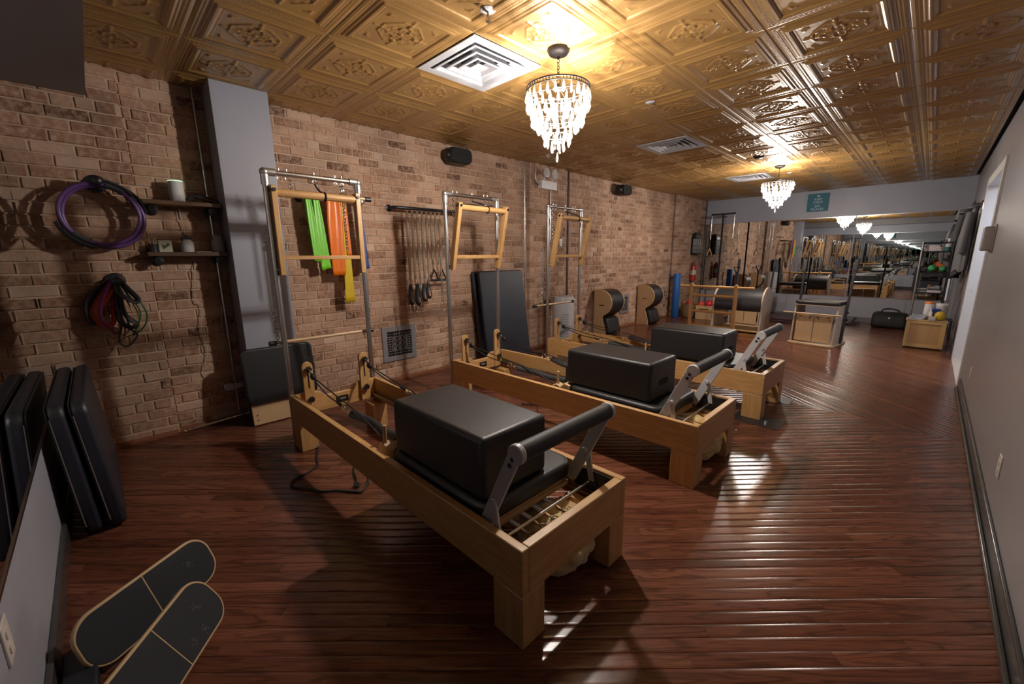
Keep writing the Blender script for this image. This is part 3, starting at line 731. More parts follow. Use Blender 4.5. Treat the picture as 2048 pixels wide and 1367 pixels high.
# ------------------------------------------------------------------ towers
def make_tower(yc, tilt, lab):
    t = thing('tower_frame', lab, 'exercise tower', (.965, yc, 0), 0, 'steel towers at the wall end of the reformers')
    for s in (-1, 1):
        MB().cyl((0, s*.32, .0), (0, s*.32, 1.92), .0185, n=20).build('pole', M_STEEL, t, smooth=True)
        MB().cyl((0, s*.32, 1.865), (0, s*.32, 1.93), .025, n=18).sphere((0, s*.32, 1.945), .028).cyl((0, s*.32, 1.947), (0, s*.255, 1.947), .025, n=18).build('elbow', mat('cast_aluminium', (.55, .54, .53), .35, .9), t, smooth=True)
        for z in (1.55, 1.49, 1.13, 1.05, .97, .88):
            MB().cyl((.0, s*.32, z), (-.035, s*.335, z), .003, n=6).torus((-.048, s*.342, z), .011, .0028, 'Z', 12, 5).build('eye_bolt', M_CHROME, t, smooth=True)
    MB().cyl((0, -.26, 1.947), (0, .26, 1.947), .017, n=18).build('cross_bar', M_STEEL, t, smooth=True)
    for y in (-.23, -.18, 0, .15, .20):
        MB().cyl((0, y, 1.962), (0, y, 1.978), .006, n=8).torus((0, y, 1.917), .012, .0028, 'X', 12, 5).build('ring_bolt', M_CHROME, t, smooth=True)
    # wooden push-through frame
    tp, bt = Vector((.035+tilt, 0, 1.86)), Vector((.035-.0*tilt, 0, 1.265))
    d = (tp-bt).normalized(); w = .29
    for s in (-1, 1):
        b = MB().beam((bt.x, s*w, bt.z), (tp.x, s*w, tp.z), .058, .038, up=(0,1,0)); sb = b.build('side_board', M_OAKZ, t, bevel=.005)
        c = tp - d*.03
        MB().cyl((c.x+.03, s*w, c.z), (c.x+.038, s*w, c.z), .012, n=12).cyl((c.x, s*(w+.012), c.z), (c.x, s*(w+.022), c.z), .012, n=12).build('bolt', M_BLK, sb)
        e = bt + d*.04; MB().cyl((e.x, s*(w+.013), e.z), (0, s*.32, e.z), .006, n=8).build('pivot_pin', M_STEEL, sb)
    c = tp - d*.045; rb = MB().cyl((c.x, -w+.01, c.z), (c.x, w-.01, c.z), .026, n=20).build('round_bar', M_OAKY, t, smooth=True)
    MB().torus((c.x, .05, c.z), .029, .006, 'Y', 16, 6).tube(spline([(c.x-.01, .045, c.z+.022), (c.x-.03, .02, c.z+.05), (0, .0, 1.905)]), .006, 6, flat=.5).build('strap', M_BLK, rb, smooth=True)
    c = bt + d*.12; MB().beam((c.x, -w+.012, c.z), (c.x, w-.012, c.z), .045, .028, up=(d.x, 0, d.z)).build('cross_slat', M_OAKY, t, bevel=.004)
    # chain
    ys = .20 if tilt < .12 else -.23
    for yy, n in ((ys, 20),):
        m = MB()
        for k in range(n):
            z = 1.895-.0235*k; m.torus((.0, yy, z), .0095, .0026, 'X' if k % 2 else 'Y', 10, 5, sy=1.5)
        m.torus((0, yy, 1.90), .012, .003, 'Y', 12); m.build('chain', M_CHROME, t, smooth=True)
    # spare springs with snap hooks hanging from the near pole
    for s in (-1, 1):
        m = MB().coil((-.05, s*.36, 1.43), (-.045, s*.36, 1.02), .008, .004, 8).build('hanging_spring', M_STEEL, t, smooth=True)
        MB().torus((-.05, s*.36, 1.455), .014, .003, 'X', 12, sy=1.4).torus((-.045, s*.36, .995), .014, .003, 'X', 12, sy=1.4).torus((-.045, s*.36, .955), .011, .003, 'Y', 12, sy=1.6).build('snap_hook', M_CHROME, m, smooth=True)
    return t
make_tower(Y1, .0, 'steel tower with upright wooden frame above the nearest reformer')
make_tower(Y2, .14, 'steel tower with tilted wooden frame above the middle reformer')
make_tower(Y3, .13, 'steel tower with tilted wooden frame above the farthest reformer')
def dowel(x, y0, y1, z, lab, hang, hz):
    t = thing('roll_down_bar', lab, 'bar', (x, (y0+y1)/2, z), 0, 'wooden roll-down bars'); w = (y1-y0)/2
    MB().cyl((0, -w+.02, 0), (0, w-.02, 0), .0125, n=16).build('dowel', M_MAPY, t, smooth=True)
    for s in (-1, 1):
        MB().cyl((0, s*(w-.05), 0), (0, s*w, 0), .018, n=16).build('end_cap', M_BLK, t, bevel=.003)
        MB().torus((0, s*(w-.08), -.022), .010, .0025, 'X', 12, 5).build('eye_hook', M_CHROME, t, smooth=True)
    for s in hang:
        m = MB(); y = s-(y0+y1)/2; k = 0; z2 = .012
        while z2 < hz: m.torus((0, y, z2), .010, .0028, 'X' if k % 2 else 'Y', 10, 5, sy=1.7); z2 += .026; k += 1
        m.build('hanger_chain', M_CHROME, t, smooth=True)
dowel(.93, 1.0, 1.66, 1.835, 'thin wooden dowel with black ends hanging high in the nearest tower', (1.07, 1.42), .07)
dowel(.92, .81, 1.60, .785, 'low wooden dowel with black ends below the nearest tower, before the black jump board', (.87,), .17)
dowel(.92, 3.62, 4.40, .80, 'wooden dowel hanging low in the farthest tower above the white air purifier', (3.785,), .16)

# ------------------------------------------------------------------ resistance bands on a wall rail
def flange(m, y, z, x0=0, r=.036):
    m.lathe([(r, 0), (r, .007), (r*.55, .012), (r*.5, .03)], (x0, y, z), 20, 'X')
t = thing('band_rail', 'short black pipe rail on the brick wall holding coloured bands', 'rail', (0, 1.70, 1.92))
m = MB(); flange(m, -.27, 0); flange(m, .30, 0); m.build('flange', M_IRON, t, smooth=True)
m = MB().tube([(.03,-.27,0),(.12,-.27,0),(.14,-.25,0),(.14,.28,0),(.12,.30,0),(.03,.30,0)], .012, 12); m.build('pipe', M_STEEL, t, smooth=True)
def band(y0, y1, ztop, yb0, yb1, zbot, m, lab, skew=0.0, x=.155, fold=.0025, ns=10, nl=16):
    """flat elastic band draped over the rail: front flap with soft folds and thickness"""
    mb = MB(); vs = []; rows = []
    path = [(x-.03, zbot+.12)] + [(x-.03, ztop-.03)] + [(x-.028+.014*(1-math.cos(a)), ztop-.008+.010*math.sin(a)) for a in (0, PI/2, PI)] + [(x+.002, ztop-.03)] + [(x+.004+.004*k/nl, ztop-.03-(ztop-.03-zbot)*k/nl) for k in range(1, nl+1)]
    for i, (px_, pz) in enumerate(path):
        f = max(0, min(1, (ztop-pz)/(ztop-zbot))); a, b = y0+(yb0-y0)*f, y1+(yb1-y1)*f
        pinch = .78+.22*min(1, f*3.2); c = (a+b)/2
        for j in range(ns+1):
            u = j/ns; y = c+(a+(b-a)*u-c)*pinch
            vs.append((px_+fold*math.sin(u*PI*2.4+f*1.2)*(.9-.5*f), y, pz-(skew*u if i == len(path)-1 else 0)))
    n = ns+1; fs = [(i*n+j, i*n+j+1, (i+1)*n+j+1, (i+1)*n+j) for i in range(len(path)-1) for j in range(ns)]
    o = MB().add(vs, fs).build('resistance_band', m, smooth=True, fix=False)
    s = o.modifiers.new('solid', 'SOLIDIFY'); s.thickness = .0022
    tag(o, lab, 'resistance band', 'rubber bands on the wall rail'); return o
M_GRN = mat('green_rubber', (.17, .60, .02), .35); M_ORG = mat('orange_rubber', (.85, .19, .01), .32); M_YEL = mat('yellow_rubber', (.72, .52, .02), .4); M_BLU = mat('blue_rubber', (.02, .06, .30), .4)
band(1.425, 1.485, 1.93, 1.455, 1.525, 1.36, M_GRN, 'bright green rubber band hanging leftmost on the wall rail', .02)
band(1.49, 1.555, 1.93, 1.515, 1.605, 1.27, M_GRN, 'second bright green rubber band, longer, right of the first', -.02)
band(1.60, 1.76, 1.93, 1.615, 1.735, 1.22, M_ORG, 'broad orange rubber band in the middle of the rail', .0, fold=.008)
band(1.765, 1.80, 1.93, 1.77, 1.815, 1.40, M_ORG, 'narrow orange rubber band right of the broad one')
band(1.75, 1.80, 1.93, 1.715, 1.81, .95, M_YEL, 'long yellow rubber band hanging below all the others', x=.148)
band(1.90, 1.945, 1.93, 1.91, 1.985, 1.26, M_BLU, 'dark blue rubber band at the right end of the rail', -.02)

# ------------------------------------------------------------------ spring rail
t = thing('spring_rail', 'long black iron pipe rail on the brick wall holding chrome springs', 'rail', (0, 2.75, 1.90))
m = MB(); flange(m, -.42, 0); flange(m, .45, 0); m.build('flange', M_IRON, t, smooth=True)
MB().tube([(.03,-.42,0),(.10,-.42,0),(.125,-.395,0),(.125,.43,0),(.10,.45,0),(.03,.45,0)], .017, 12).build('pipe', M_IRON, t, smooth=True)
t = thing('towel_rail', 'thin chrome rail on the brick wall behind the middle tower', 'rail', (0, 3.50, 2.0))
MB().tube([(.0,-.25,0),(.10,-.25,0),(.12,-.23,0),(.12,.23,.02),(.10,.25,.02),(.0,.25,.02)], .009, 10).build('pipe', M_CHROME, t, smooth=True)
MB().lathe([(.025,0),(.025,.006),(.012,.01)], (0,-.25,0), 16, 'X').lathe([(.025,0),(.025,.006),(.012,.01)], (0,.25,.02), 16, 'X').build('mount', M_CHROME, t, smooth=True)
spr0 = None
def snap(m, x, y, z, s=1):
    m.torus((x, y, z), .011*s, .0036, 'Y', 12, 5, sy=1.9)
M_SPR = mat('spring_steel', (.56, .46, .36), .36, .55)
def hang_spring(y, zb, lab):
    t = thing('hanging_spring', lab, 'spring', (.125, y, 1.895), 0, 'chrome springs clipped on the wall rail')
    m = MB().torus((0, 0, 0), .024, .0032, 'X', 16, 5); snap(m, 0, 0, -.045); m.torus((0,0,-.073), .008, .0025, 'X', 10, 5); m.build('top_clip', M_SPR, t, smooth=True)
    MB().coil((0, 0, -.085), (0, 0, zb), .0165, .006, 10).build('coil', M_SPR, t, smooth=True)
    m = MB(); snap(m, 0, 0, zb-.015); m.torus((0,0,zb-.048), .010, .0028, 'X', 10, 5); snap(m, 0, 0, zb-.075); m.build('bottom_clip', M_SPR, t, smooth=True)
    return t
ds = [0, .062, .125, .185, .245, .305, .36, .42]
nm = ['leftmost', 'second', 'third', 'fourth', 'fifth', 'sixth', 'seventh', 'rightmost']
for k, d in enumerate(ds):
    long = k < 5; zb = -.71 if long else -.55
    hang_spring(2.475+d, zb, '%s chrome spring from the left on the black wall rail' % nm[k])
def handle_loop(y, ztop, length, lab, w=.018, spread=.03, triangle=False):
    t = thing('hand_strap', lab, 'strap', (.125, y, ztop), 0, 'black straps hanging from the wall springs')
    if triangle:
        MB().tube([(0,0,0),(0,-.055,-.12)], .008, 6, flat=.4).tube([(0,0,0),(0,.055,-.12)], .008, 6, flat=.4).build('webbing', M_BLK, t)
        MB().cyl((0,-.065,-.125),(0,.065,-.125), .014, n=14).build('grip', M_FOAM, t, smooth=True)
    else:
        L = length
        MB().tube(spline([(0,-.006,0),(0,-spread*.7,-L*.4),(.01,-spread*.8,-L*.85),(.015,0,-L),(.01,spread*.8,-L*.85),(0,spread*.6,-L*.4),(0,.006,0)]), w, 8, flat=.28).build('webbing', M_BLK, t, smooth=True)
        MB().torus((0,0,.008), .012, .003, 'Y', 12).build('ring', M_CHROME, t, smooth=True)
handle_loop(2.475, 1.085, .22, 'leftmost black hand strap below the wall springs')
handle_loop(2.565, 1.085, .23, 'second black hand strap below the wall springs', .022)
handle_loop(2.65, 1.085, .19, 'third black hand strap below the wall springs')
handle_loop(2.71, 1.085, .16, 'short black hand strap below the fifth wall spring')
handle_loop(2.79, 1.245, 0, 'black triangular pull handle under the sixth wall spring', triangle=True)
handle_loop(2.90, 1.245, 0, 'black triangular pull handle at the right end of the wall springs', triangle=True)

# ------------------------------------------------------------------ wall grilles
def grille(y0, y1, z0, z1, lab, n=10):
    w, h = y1-y0, z1-z0
    t = thing('vent_grille', lab, 'vent grille', (0, (y0+y1)/2, z0), 0, 'ornate wall grilles')
    f = .055; m = MB()
    for a in ((-w/2, 0, w/2, f), (-w/2, h-f, w/2, h), (-w/2, f, -w/2+f, h-f), (w/2-f, f, w/2, h-f)): m.box((.002, a[0], a[1]), (.016, a[2], a[3]))
    mg = mat('silver_grey_grille', (.30, .29, .30), .4, .3)
    m.build('frame', mg, t, bevel=.002)
    MB().box((-.004, -w/2+.02, .02), (.004, w/2-.02, h-.02)).build('dark_duct', M_BLKTRIM, t)
    iw, ih = w-2*f, h-2*f; m = MB(); X = .010
    def bar(a, b, wd=.0042): m.beam((X, a[0]-iw/2, f+a[1]), (X, b[0]-iw/2, f+b[1]), wd, .006, up=(1,0,0))
    st = iw/n
    for k in range(n+1):
        for b0, b1 in ((0, 2*st), (ih-2*st, ih)): bar((k*st, b0), (k*st, b1))
        for b0, b1 in ((0, 2*st), (iw-2*st, iw)): bar((b0, k*ih/n), (b1, k*ih/n))
    for b in (st, 2*st): bar((0, b), (iw, b)); bar((0, ih-b), (iw, ih-b)); bar((b, 0), (b, ih)); bar((iw-b, 0), (iw-b, ih))
    c = 3; s2 = (iw-4*st)/c; t2 = (ih-4*st)/c
    for i in range(c):
        for j in range(c):
            x0, z0_ = 2*st+i*s2, 2*st+j*t2
            bar((x0, z0_), (x0+s2, z0_+t2)); bar((x0+s2, z0_), (x0, z0_+t2))
            m.torus((X, x0+s2/2-iw/2, f+z0_+t2/2), s2*.30, .0028, 'X', 12, 4)
    m.build('lattice', mg, t)
grille(2.145, 2.565, .232, .625, 'ornate silver wall grille in the brick between the nearest and middle towers')
grille(7.14, 7.47, .27, .64, 'ornate silver wall grille between the two curved barrels')

# ------------------------------------------------------------------ speakers, emergency light, conduits
def speaker(y, lab):
    t = thing('loudspeaker', lab, 'speaker', (.0, y, 2.52), 0, 'black speakers high on the brick wall')
    MB().prism(rrect(.30, .17, .055, 5), 'X', .045, .20).build('cabinet', M_BLK, t, bevel=.02, seg=3)
    MB().prism(rrect(.29, .16, .055, 5), 'X', .199, .212).build('front_mesh', mat('speaker_cloth', (.008, .008, .008), .8, bump=.6, bscale=500), t, bevel=.006)
    for s in (-1, 1): MB().cyl((.12, s*.145, 0), (.12, s*.175, 0), .06, .05, 20).build('end_cap', M_BLK, t, bevel=.004)
    MB().box((-.004, -.05, -.04), (.05, .05, .04)).build('bracket', M_BLK, t, bevel=.004)
speaker(3.19, 'black speaker near the ceiling left of the near chandelier')
speaker(6.9, 'smaller looking black speaker farther along near the ceiling')
t = thing('emergency_light', 'white twin-head emergency light on the brick wall near the ceiling', 'emergency light', (.042, 4.86, 2.33))
MB().box((0, -.17, 0), (.075, .17, .115)).build('housing', M_WHITE, t, bevel=.006)
for s in (-1, 1):
    h = MB().lathe([(.02,-.04),(.045,-.02),(.062,.01),(.064,.025)], (.075, s*.09, .215), 20, 'X').cyl((.04, s*.09, .115), (.055, s*.09, .17), .008).build('lamp_head', M_WHITE, t, smooth=True)
    MB().lathe([(.056,0),(.05,.010),(.012,.014),(.001,.014)], (.098, s*.09, .215), 20, 'X').torus((.108, s*.09, .215), .030, .003, 'X', 16, 5).build('lens', mat('clear_lens', (.55, .53, .5), .15), h, smooth=True)
def pipe(name, pts, r, m, lab, clips=(), cat='conduit', grp=None):
    o = MB().tube(pts, r, 10).build(name, m, smooth=True)
    tag(o, lab, cat, grp)
    for p in clips: MB().torus(p, r+.003, .003, 'Z', 12, 5).build('coupling', m, o, smooth=True)
pipe('conduit', [(.022, .735, 0.05), (.022, .735, 2.66)], .0085, M_STEEL, 'thin steel conduit running down beside the grey column', [(.022,.735,1.9),(.022,.735,1.25)])
pipe('conduit', [(.022, 4.43, 0.02), (.022, 4.43, 2.66)], .010, M_STEEL, 'steel conduit left of the emergency light', [(.022,4.43,1.6)])
pipe('conduit', [(.055, 5.39, 0.02), (.055, 5.39, 2.66)], .018, mat('dark_conduit', (.10, .08, .075), .5, .6), 'thick dark pipe behind the farthest tower')
pipe('conduit', spline([(.07, 4.60, 2.66), (.07, 4.60, 2.50), (.07, 4.62, 2.42), (.07, 4.69, 2.39)]), .011, M_STEEL, 'short bent conduit from the ceiling into the emergency light')
pipe('conduit', [(.06, 4.95, 1.62), (.06, 4.95, 2.33)], .010, M_STEEL, 'short straight conduit below the emergency light')
pipe('conduit', [(.022, 9.27, 0.02), (.022, 9.27, 2.66)], .008, mat('dark_conduit', (.1,.08,.07)), 'dark pipe on the brick wall behind the blue foam roller')
pipe('conduit', [(.11, 10.86, 0.02), (.11, 10.86, 2.66)], .012, mat('dark_conduit', (.1,.08,.07)), 'thin dark pipe in the far left corner of the room')
t = thing('outlet_plate', 'small white switch plate on the brick wall seen through the far tower', 'outlet', (.046, 5.22, 1.53))
MB().box((0, -.035, 0), (.008, .035, .115)).build('plate', M_WHITE, t, bevel=.003); MB().box((.008, -.012, .03), (.013, .012, .085)).build('switch', M_WHITE, t)
def outlet(x, y, z, rz, lab, g='electric outlets'):
    t = thing('outlet_plate', lab, 'outlet', (x, y, z), rz, g)
    MB().box((0, -.036, -.057), (.006, .036, .057)).build('plate', mat('ivory_plate', (.60, .55, .50), .4), t, bevel=.002)
    for s in (-1, 1):
        MB().prism(rrect(.034, .028, .010, 4, 0, s*.021), 'X', .006, .009).build('socket', mat('ivory_plate', (.6,.55,.5)), t)
outlet(W, 3.05, .33, PI, 'ivory outlet plate low on the right wall, nearest the camera')
outlet(W, 5.32, .34, PI, 'ivory outlet plate low on the right wall, near the doorway')
outlet(2.66, YB, .44, PI/2, 'ivory outlet plate on the low wall under the mirror beside the leaning pads')
t = thing('thermostat_cover', 'taupe plastic cover box on the right wall beside the doorway', 'cover', (W, 5.95, 1.50))
MB().prism(rrect(.19, .22, .02, 4, 0, .0), 'X', -.075, -.001).build('cover', mat('taupe_plastic', (.30, .27, .25), .5), t, bevel=.014, seg=3)
MB().box((-.012, -.11, -.125), (0, .11, .125)).build('back_plate', mat('taupe_plastic', (.3,.27,.25)), t, bevel=.004)

# ------------------------------------------------------------------ left wall: rings, hooks, shelves
def hook(y, z, x0, lab):
    t = thing('pipe_hook', lab, 'hook', (x0, y, z), 0, 'black iron pipe hooks')
    m = MB(); flange(m, 0, 0, 0, .057); m.build('flange', M_IRON, t, smooth=True)
    MB().cyl((.02,0,0), (.15,0,0), .017, n=16).build('pipe', M_IRON, t, smooth=True)
    MB().lathe([(.02,0),(.03,.004),(.03,.025),(.024,.032),(.001,.033)], (.15,0,0), 18, 'X').build('cap', M_IRON, t, smooth=True)
hook(.105, 1.895, .043, 'black iron pipe hook holding the purple rings')
hook(.105, 1.235, .043, 'black iron pipe hook holding the coloured loops, below the rings')
M_PUR = mat('purple_ring', (.13, .055, .22), .35)
for k, (rr, dx, dy, dz, lab) in enumerate(((.205, .085, 0, 0, 'purple flexible exercise ring nearest the brick wall'), (.200, .115, .010, -.004, 'middle purple exercise ring on the hook'), (.195, .145, -.008, .002, 'outermost purple exercise ring with black pads on the hook'))):
    t = thing('exercise_ring', lab, 'exercise ring', (.043+dx, .105+dy, 1.875-rr+dz), 0, 'purple exercise rings on a hook')
    m = MB(); pts = []
    for i in range(48):
        a = 2*PI*i/48; pts.append((0, rr*math.cos(a), rr*math.sin(a)))
    m.tube(pts, .0125, 8, closed=True); m.build('hoop', M_PUR, t, smooth=True)
    for a0 in ((20+k*14, 200+k*10)):
        q = MB(); q.tube([(.002, (rr)*math.cos(R(a0+j*7)), (rr)*math.sin(R(a0+j*7))) for j in range(5)], .021, 8, flat=.8)
        q.tube([(.004, (rr+.028)*math.cos(R(a0-10+j*12)), (rr+.028)*math.sin(R(a0-10+j*12))) for j in range(5)], .013, 6, flat=.5)
        q.build('foam_pad', M_FOAM, t, smooth=True)
# loops on the lower hook (hook pipe at z 1.235, x up to .2)
def loopthing(name, pts, r, m, lab, cat, flat=.35, x=.0):
    o = MB().tube(spline([(p[0], p[1], p[2]-(.0 if p[2] > 1.22 else .025)) for p in pts] + [pts[0]], 6)[:-1], r, 8, closed=True, flat=flat).build(name, m, smooth=True); tag(o, lab, cat, 'loops and straps on the lower hook'); return o
hx = .043
loopthing('fabric_loop', [(hx+.06,.10,1.255),(hx+.07,.04,1.18),(hx+.09,-.03,1.05),(hx+.08,.0,.95),(hx+.07,.05,.97),(hx+.06,.07,1.10)], .052, mat('red_orange_fabric', (.62, .085, .035), .6), 'red-orange fabric loop on the left of the lower hook', 'strap', .3)
loopthing('fabric_loop', [(hx+.09,.095,1.257),(hx+.12,.03,1.17),(hx+.13,-.01,1.02),(hx+.12,.05,.90),(hx+.11,.085,.94),(hx+.10,.085,1.10)], .018, mat('magenta_fabric', (.30, .05, .22), .6), 'magenta fabric loop over the red one on the lower hook', 'strap', .3)
loopthing('ankle_cuff', [(hx+.04,.10,1.257),(hx+.05,.0,1.20),(hx+.05,-.06,1.10),(hx+.05,-.05,.97),(hx+.05,-.02,1.05),(hx+.05,.04,1.18)], .030, M_FOAM, 'black padded cuff at the left of the lower hook', 'strap', .4)
loopthing('ankle_cuff', [(hx+.12,.11,1.257),(hx+.12,.16,1.20),(hx+.12,.20,1.13),(hx+.12,.18,1.11),(hx+.12,.13,1.15),(hx+.12,.10,1.20)], .030, M_FOAM, 'black padded cuff at the right of the lower hook', 'strap', .4)
loopthing('elastic_tube', [(hx+.10,.12,1.257),(hx+.10,.20,1.13),(hx+.10,.235,1.02),(hx+.10,.21,.93),(hx+.10,.14,.87),(hx+.10,.18,.95),(hx+.10,.20,1.05),(hx+.10,.15,1.17)], .0055, mat('dark_green_tube', (.01, .10, .045), .35), 'dark green elastic tube curving right from the lower hook', 'elastic tube', 1)
loopthing('elastic_tube', [(hx+.08,.11,1.257),(hx+.08,.17,1.10),(hx+.08,.19,1.0),(hx+.08,.17,.90),(hx+.08,.07,.85),(hx+.08,.0,.87),(hx+.08,.10,.88),(hx+.08,.165,.98),(hx+.08,.13,1.17)], .0045, mat('yellow_tube', (.42, .33, .10), .4), 'pale yellow elastic tube hanging from the lower hook', 'elastic tube', 1)
loopthing('hand_strap', [(hx+.13,.10,1.255),(hx+.13,.085,1.10),(hx+.13,.09,.97),(hx+.13,.06,.84),(hx+.13,.10,.80),(hx+.13,.16,.87),(hx+.13,.13,.93),(hx+.13,.115,1.10)], .012, M_BLK, 'thin black strap ending in a bottom loop on the lower hook', 'strap', .5)
loopthing('ankle_cuff', [(hx+.11,.105,1.255),(hx+.11,.10,1.10),(hx+.11,.085,.99),(hx+.11,.13,.93),(hx+.11,.17,.95),(hx+.11,.12,1.02),(hx+.11,.11,1.15)], .022, M_FOAM, 'black padded strap in the middle of the lower hook', 'strap', .5)

def shelf(y0, y1, z, m, lab, d=.17):
    t = thing('plank_shelf', lab, 'shelf', (0, (y0+y1)/2, z)); w = (y1-y0)/2
    MB().box((.008, -w, -.03), (d, w, 0)).build('board', m, t, bevel=.003)
    for s in (-1, 1):
        m2 = MB(); flange(m2, s*(w-.06), -.062, 0, .038); m2.cyl((.02, s*(w-.06), -.062), (d-.03, s*(w-.06), -.062), .016, n=14).lathe([(.018,0),(.028,.003),(.028,.02),(.001,.024)], (d-.035, s*(w-.06), -.062), 16, 'X').cyl((.05, s*(w-.06), -.047), (.05, s*(w-.06), -.03), .01)
        m2.build('pipe_bracket', M_IRON, t, smooth=True)
shelf(.315, .792, 1.805, M_SHELF2, 'upper brown plank shelf on pipe brackets beside the grey column')
shelf(.300, .796, 1.435, M_SHELF, 'lower dark plank shelf on pipe brackets holding jars')
t = thing('smart_speaker', 'white cylinder speaker with a pale green glowing top on the upper shelf', 'speaker', (.09, .535, 1.805))
MB().lathe([(.044,0),(.046,.004),(.046,.146),(.043,.15)], n=28).build('body', mat('speaker_white', (.62, .62, .63), .5), t, smooth=True)
MB().torus((0,0,.1495), .043, .0028, 'Z', 28).build('light_ring', mat('green_light', (.3,1,.4), emit=(.45, 1, .5), es=1.2), t, smooth=True)
o = MB().tube(spline([(.10,.60,1.815),(.11,.64,1.865),(.12,.70,1.850),(.13,.78,1.815),(.12,.76,1.812),(.11,.68,1.83),(.10,.63,1.845),(.09,.62,1.82)]), .014, 6, flat=.35).build('webbing_strap', M_BLK, smooth=True)
tag(o, 'black webbing strap lying in a loop on the upper shelf', 'strap')
t = thing('pencil_glass', 'small dark cup with pencils on the lower shelf', 'cup', (.09, .345, 1.435))
MB().lathe([(.024,0),(.028,.06),(.026,.06),(.022,.006),(.001,.005)], n=16).build('cup', M_BLK, t, smooth=True)
for dx, dy in ((.008,.01),(-.01,.004),(.002,-.012)): MB().cyl((dx, dy, .01), (dx*1.8, dy*1.8, .10), .0035, n=6).build('pencil', M_MAPZ, t)
t = thing('photo_block', 'small square picture block with a dark motif on the lower shelf', 'picture', (.075, .415, 1.435))
MB().box((-.012, -.04, 0), (.012, .04, .088)).build('block', mat('cream_card', (.42, .40, .30), .6), t, bevel=.002)
MB().add([(.0128,-.015,.02),(.0128,.028,.055),(.0128,.018,.072),(.0128,-.002,.05),(.0128,-.022,.062)], [(0,1,2,3,4)]).build('motif', mat('card_print', (.05, .06, .03), .6), t)
M_GL = glass_mat('clear_jar_glass', (.75, .74, .74), .5)
def jar(y, h, r, lab, bag=False):
    t = thing('glass_jar', lab, 'jar', (.09, y, 1.435), 0, 'glass jars on the lower shelf')
    MB().lathe([(r*.92,0),(r,.008),(r,h*.78),(r*.75,h*.92),(r*.78,h),(r*.72,h),(r*.7,h*.92),(r*.94,h*.76),(r*.94,.012),(.001,.010)], n=24).build('jar', M_GL, t, smooth=True)
    MB().lathe([(r*.8,h),(r*.82,h+.004),(r*.82,h+.016),(r*.3,h+.02),(r*.25,h+.03),(.001,h+.032)], n=20).build('lid', M_GL if bag else M_BRONZE, t, smooth=True)
    c = MB()
    for k in range(9): c.sphere((r*.45*math.cos(k*2.3), r*.45*math.sin(k*2.3), .022+.010*k), r*.33, 8, 6)
    c.build('contents', mat('jar_contents', (.30, .28, .30) if bag else (.04, .035, .04), .3), t, smooth=True)
jar(.545, .095, .042, 'glass jar with dark contents and a dark lid on the lower shelf')
jar(.745, .115, .044, 'taller glass jar at the right end of the lower shelf', True)
tag(MB().box((.10, .60, 1.4355), (.125, .69, 1.4405)).build('steel_ruler', M_CHROME), 'thin shiny metal strip between the jars on the lower shelf', 'ruler')
# cord from the shelves down to the adapter
pipe('charging_cable', spline([(.03,.54,1.77),(.022,.55,1.62),(.02,.585,1.36),(.02,.575,1.30),(.022,.55,1.06),(.022,.585,1.01),(.022,.555,.81),(.022,.575,.64),(.022,.53,.46),(.022,.59,.38),(.05,.66,.30)]), .0032, mat('cream_cord', (.55, .47, .38), .5), 'cream power cord wandering down the bricks from the upper shelf', cat='cable')
pipe('charging_cable', spline([(.03,.72,1.0),(.03,.70,.8),(.03,.725,.5),(.03,.715,.34)]), .0028, mat('cream_cord', (.55,.47,.38)), 'second cream cord beside the steel conduit', cat='cable')
t = thing('power_adapter', 'white power adapter and plug low on the wall beside the black jump board', 'adapter', (.05, .72, .30))
MB().box((-.03, -.075, -.02), (.03, -.005, .03)).build('plug', M_WHITE, t, bevel=.008); MB().box((-.02, .0, -.015), (.02, .06, .022)).build('adapter_body', M_WHITE, t, bevel=.004)
t = thing('chrome_pole', 'chrome spring pole lying on the floor against the brick wall', 'pole', (.085, .36, .02))
MB().coil((0, 0, 0), (0, .40, .028), .011, .006, 10).build('pole', M_CHROME, t, smooth=True)
MB().torus((0,-.02,0), .015, .004, 'Z').torus((0,.42,.03), .015, .004, 'Z').build('end_ring', M_COPPER, t, smooth=True)

# jump board leaning at the column
t = thing('jump_board', 'black padded jump board with pale wood foot leaning by the grey column', 'jump board', (.335, 1.02, 0), 0, rot=(0, R(-7), 0))
MB().prism(rrect(.56, .47, .05, 5, 0, .415), 'X', 0, .055).build('pad', M_VINYL, t, bevel=.016, seg=3)
MB().box((-.022, -.27, .0), (-.001, .27, .62)).build('back_board', M_BLK, t)
MB().box((-.001, -.255, .005), (.022, .27, .178)).build('wood_foot', M_MAPY, t, bevel=.003)
for z in (.05, .09): MB().cyl((.022, -.22, z), (.026, -.22, z), .006).build('screw', M_STEEL, t)

# ------------------------------------------------------------------ pads leaning on the back wall
def pad(y, lean, lab, x0=.26, L=1.10, h=.70):
    t = thing('floor_pad', lab, 'exercise pad', (x0+L/2, y, .008), 0, 'thick black pads leaning on the back wall', rot=(R(lean), 0, 0))
    MB().prism(rrect(L, h, .06, 6, 0, h/2), 'Y', -.030, .030).build('cushion', M_VINYLN, t, bevel=.018, seg=3)
    MB().prism(rrect(L-.01, h-.01, .055, 6, 0, h/2), 'Y', -.035, -.030).build('backing', M_BLK, t)
    MB().tube([(L/2-.004, -.026, .06), (L/2-.004, -.026, h-.06)], .003, 6).build('piping', mat('grey_piping', (.18, .15, .15), .6), t)
pad(-.185, 3.5, 'thick black pad leaning directly against the mirror wall')
pad(-.095, 4.5, 'thick black pad leaning in front of the other pad, nearest the room')

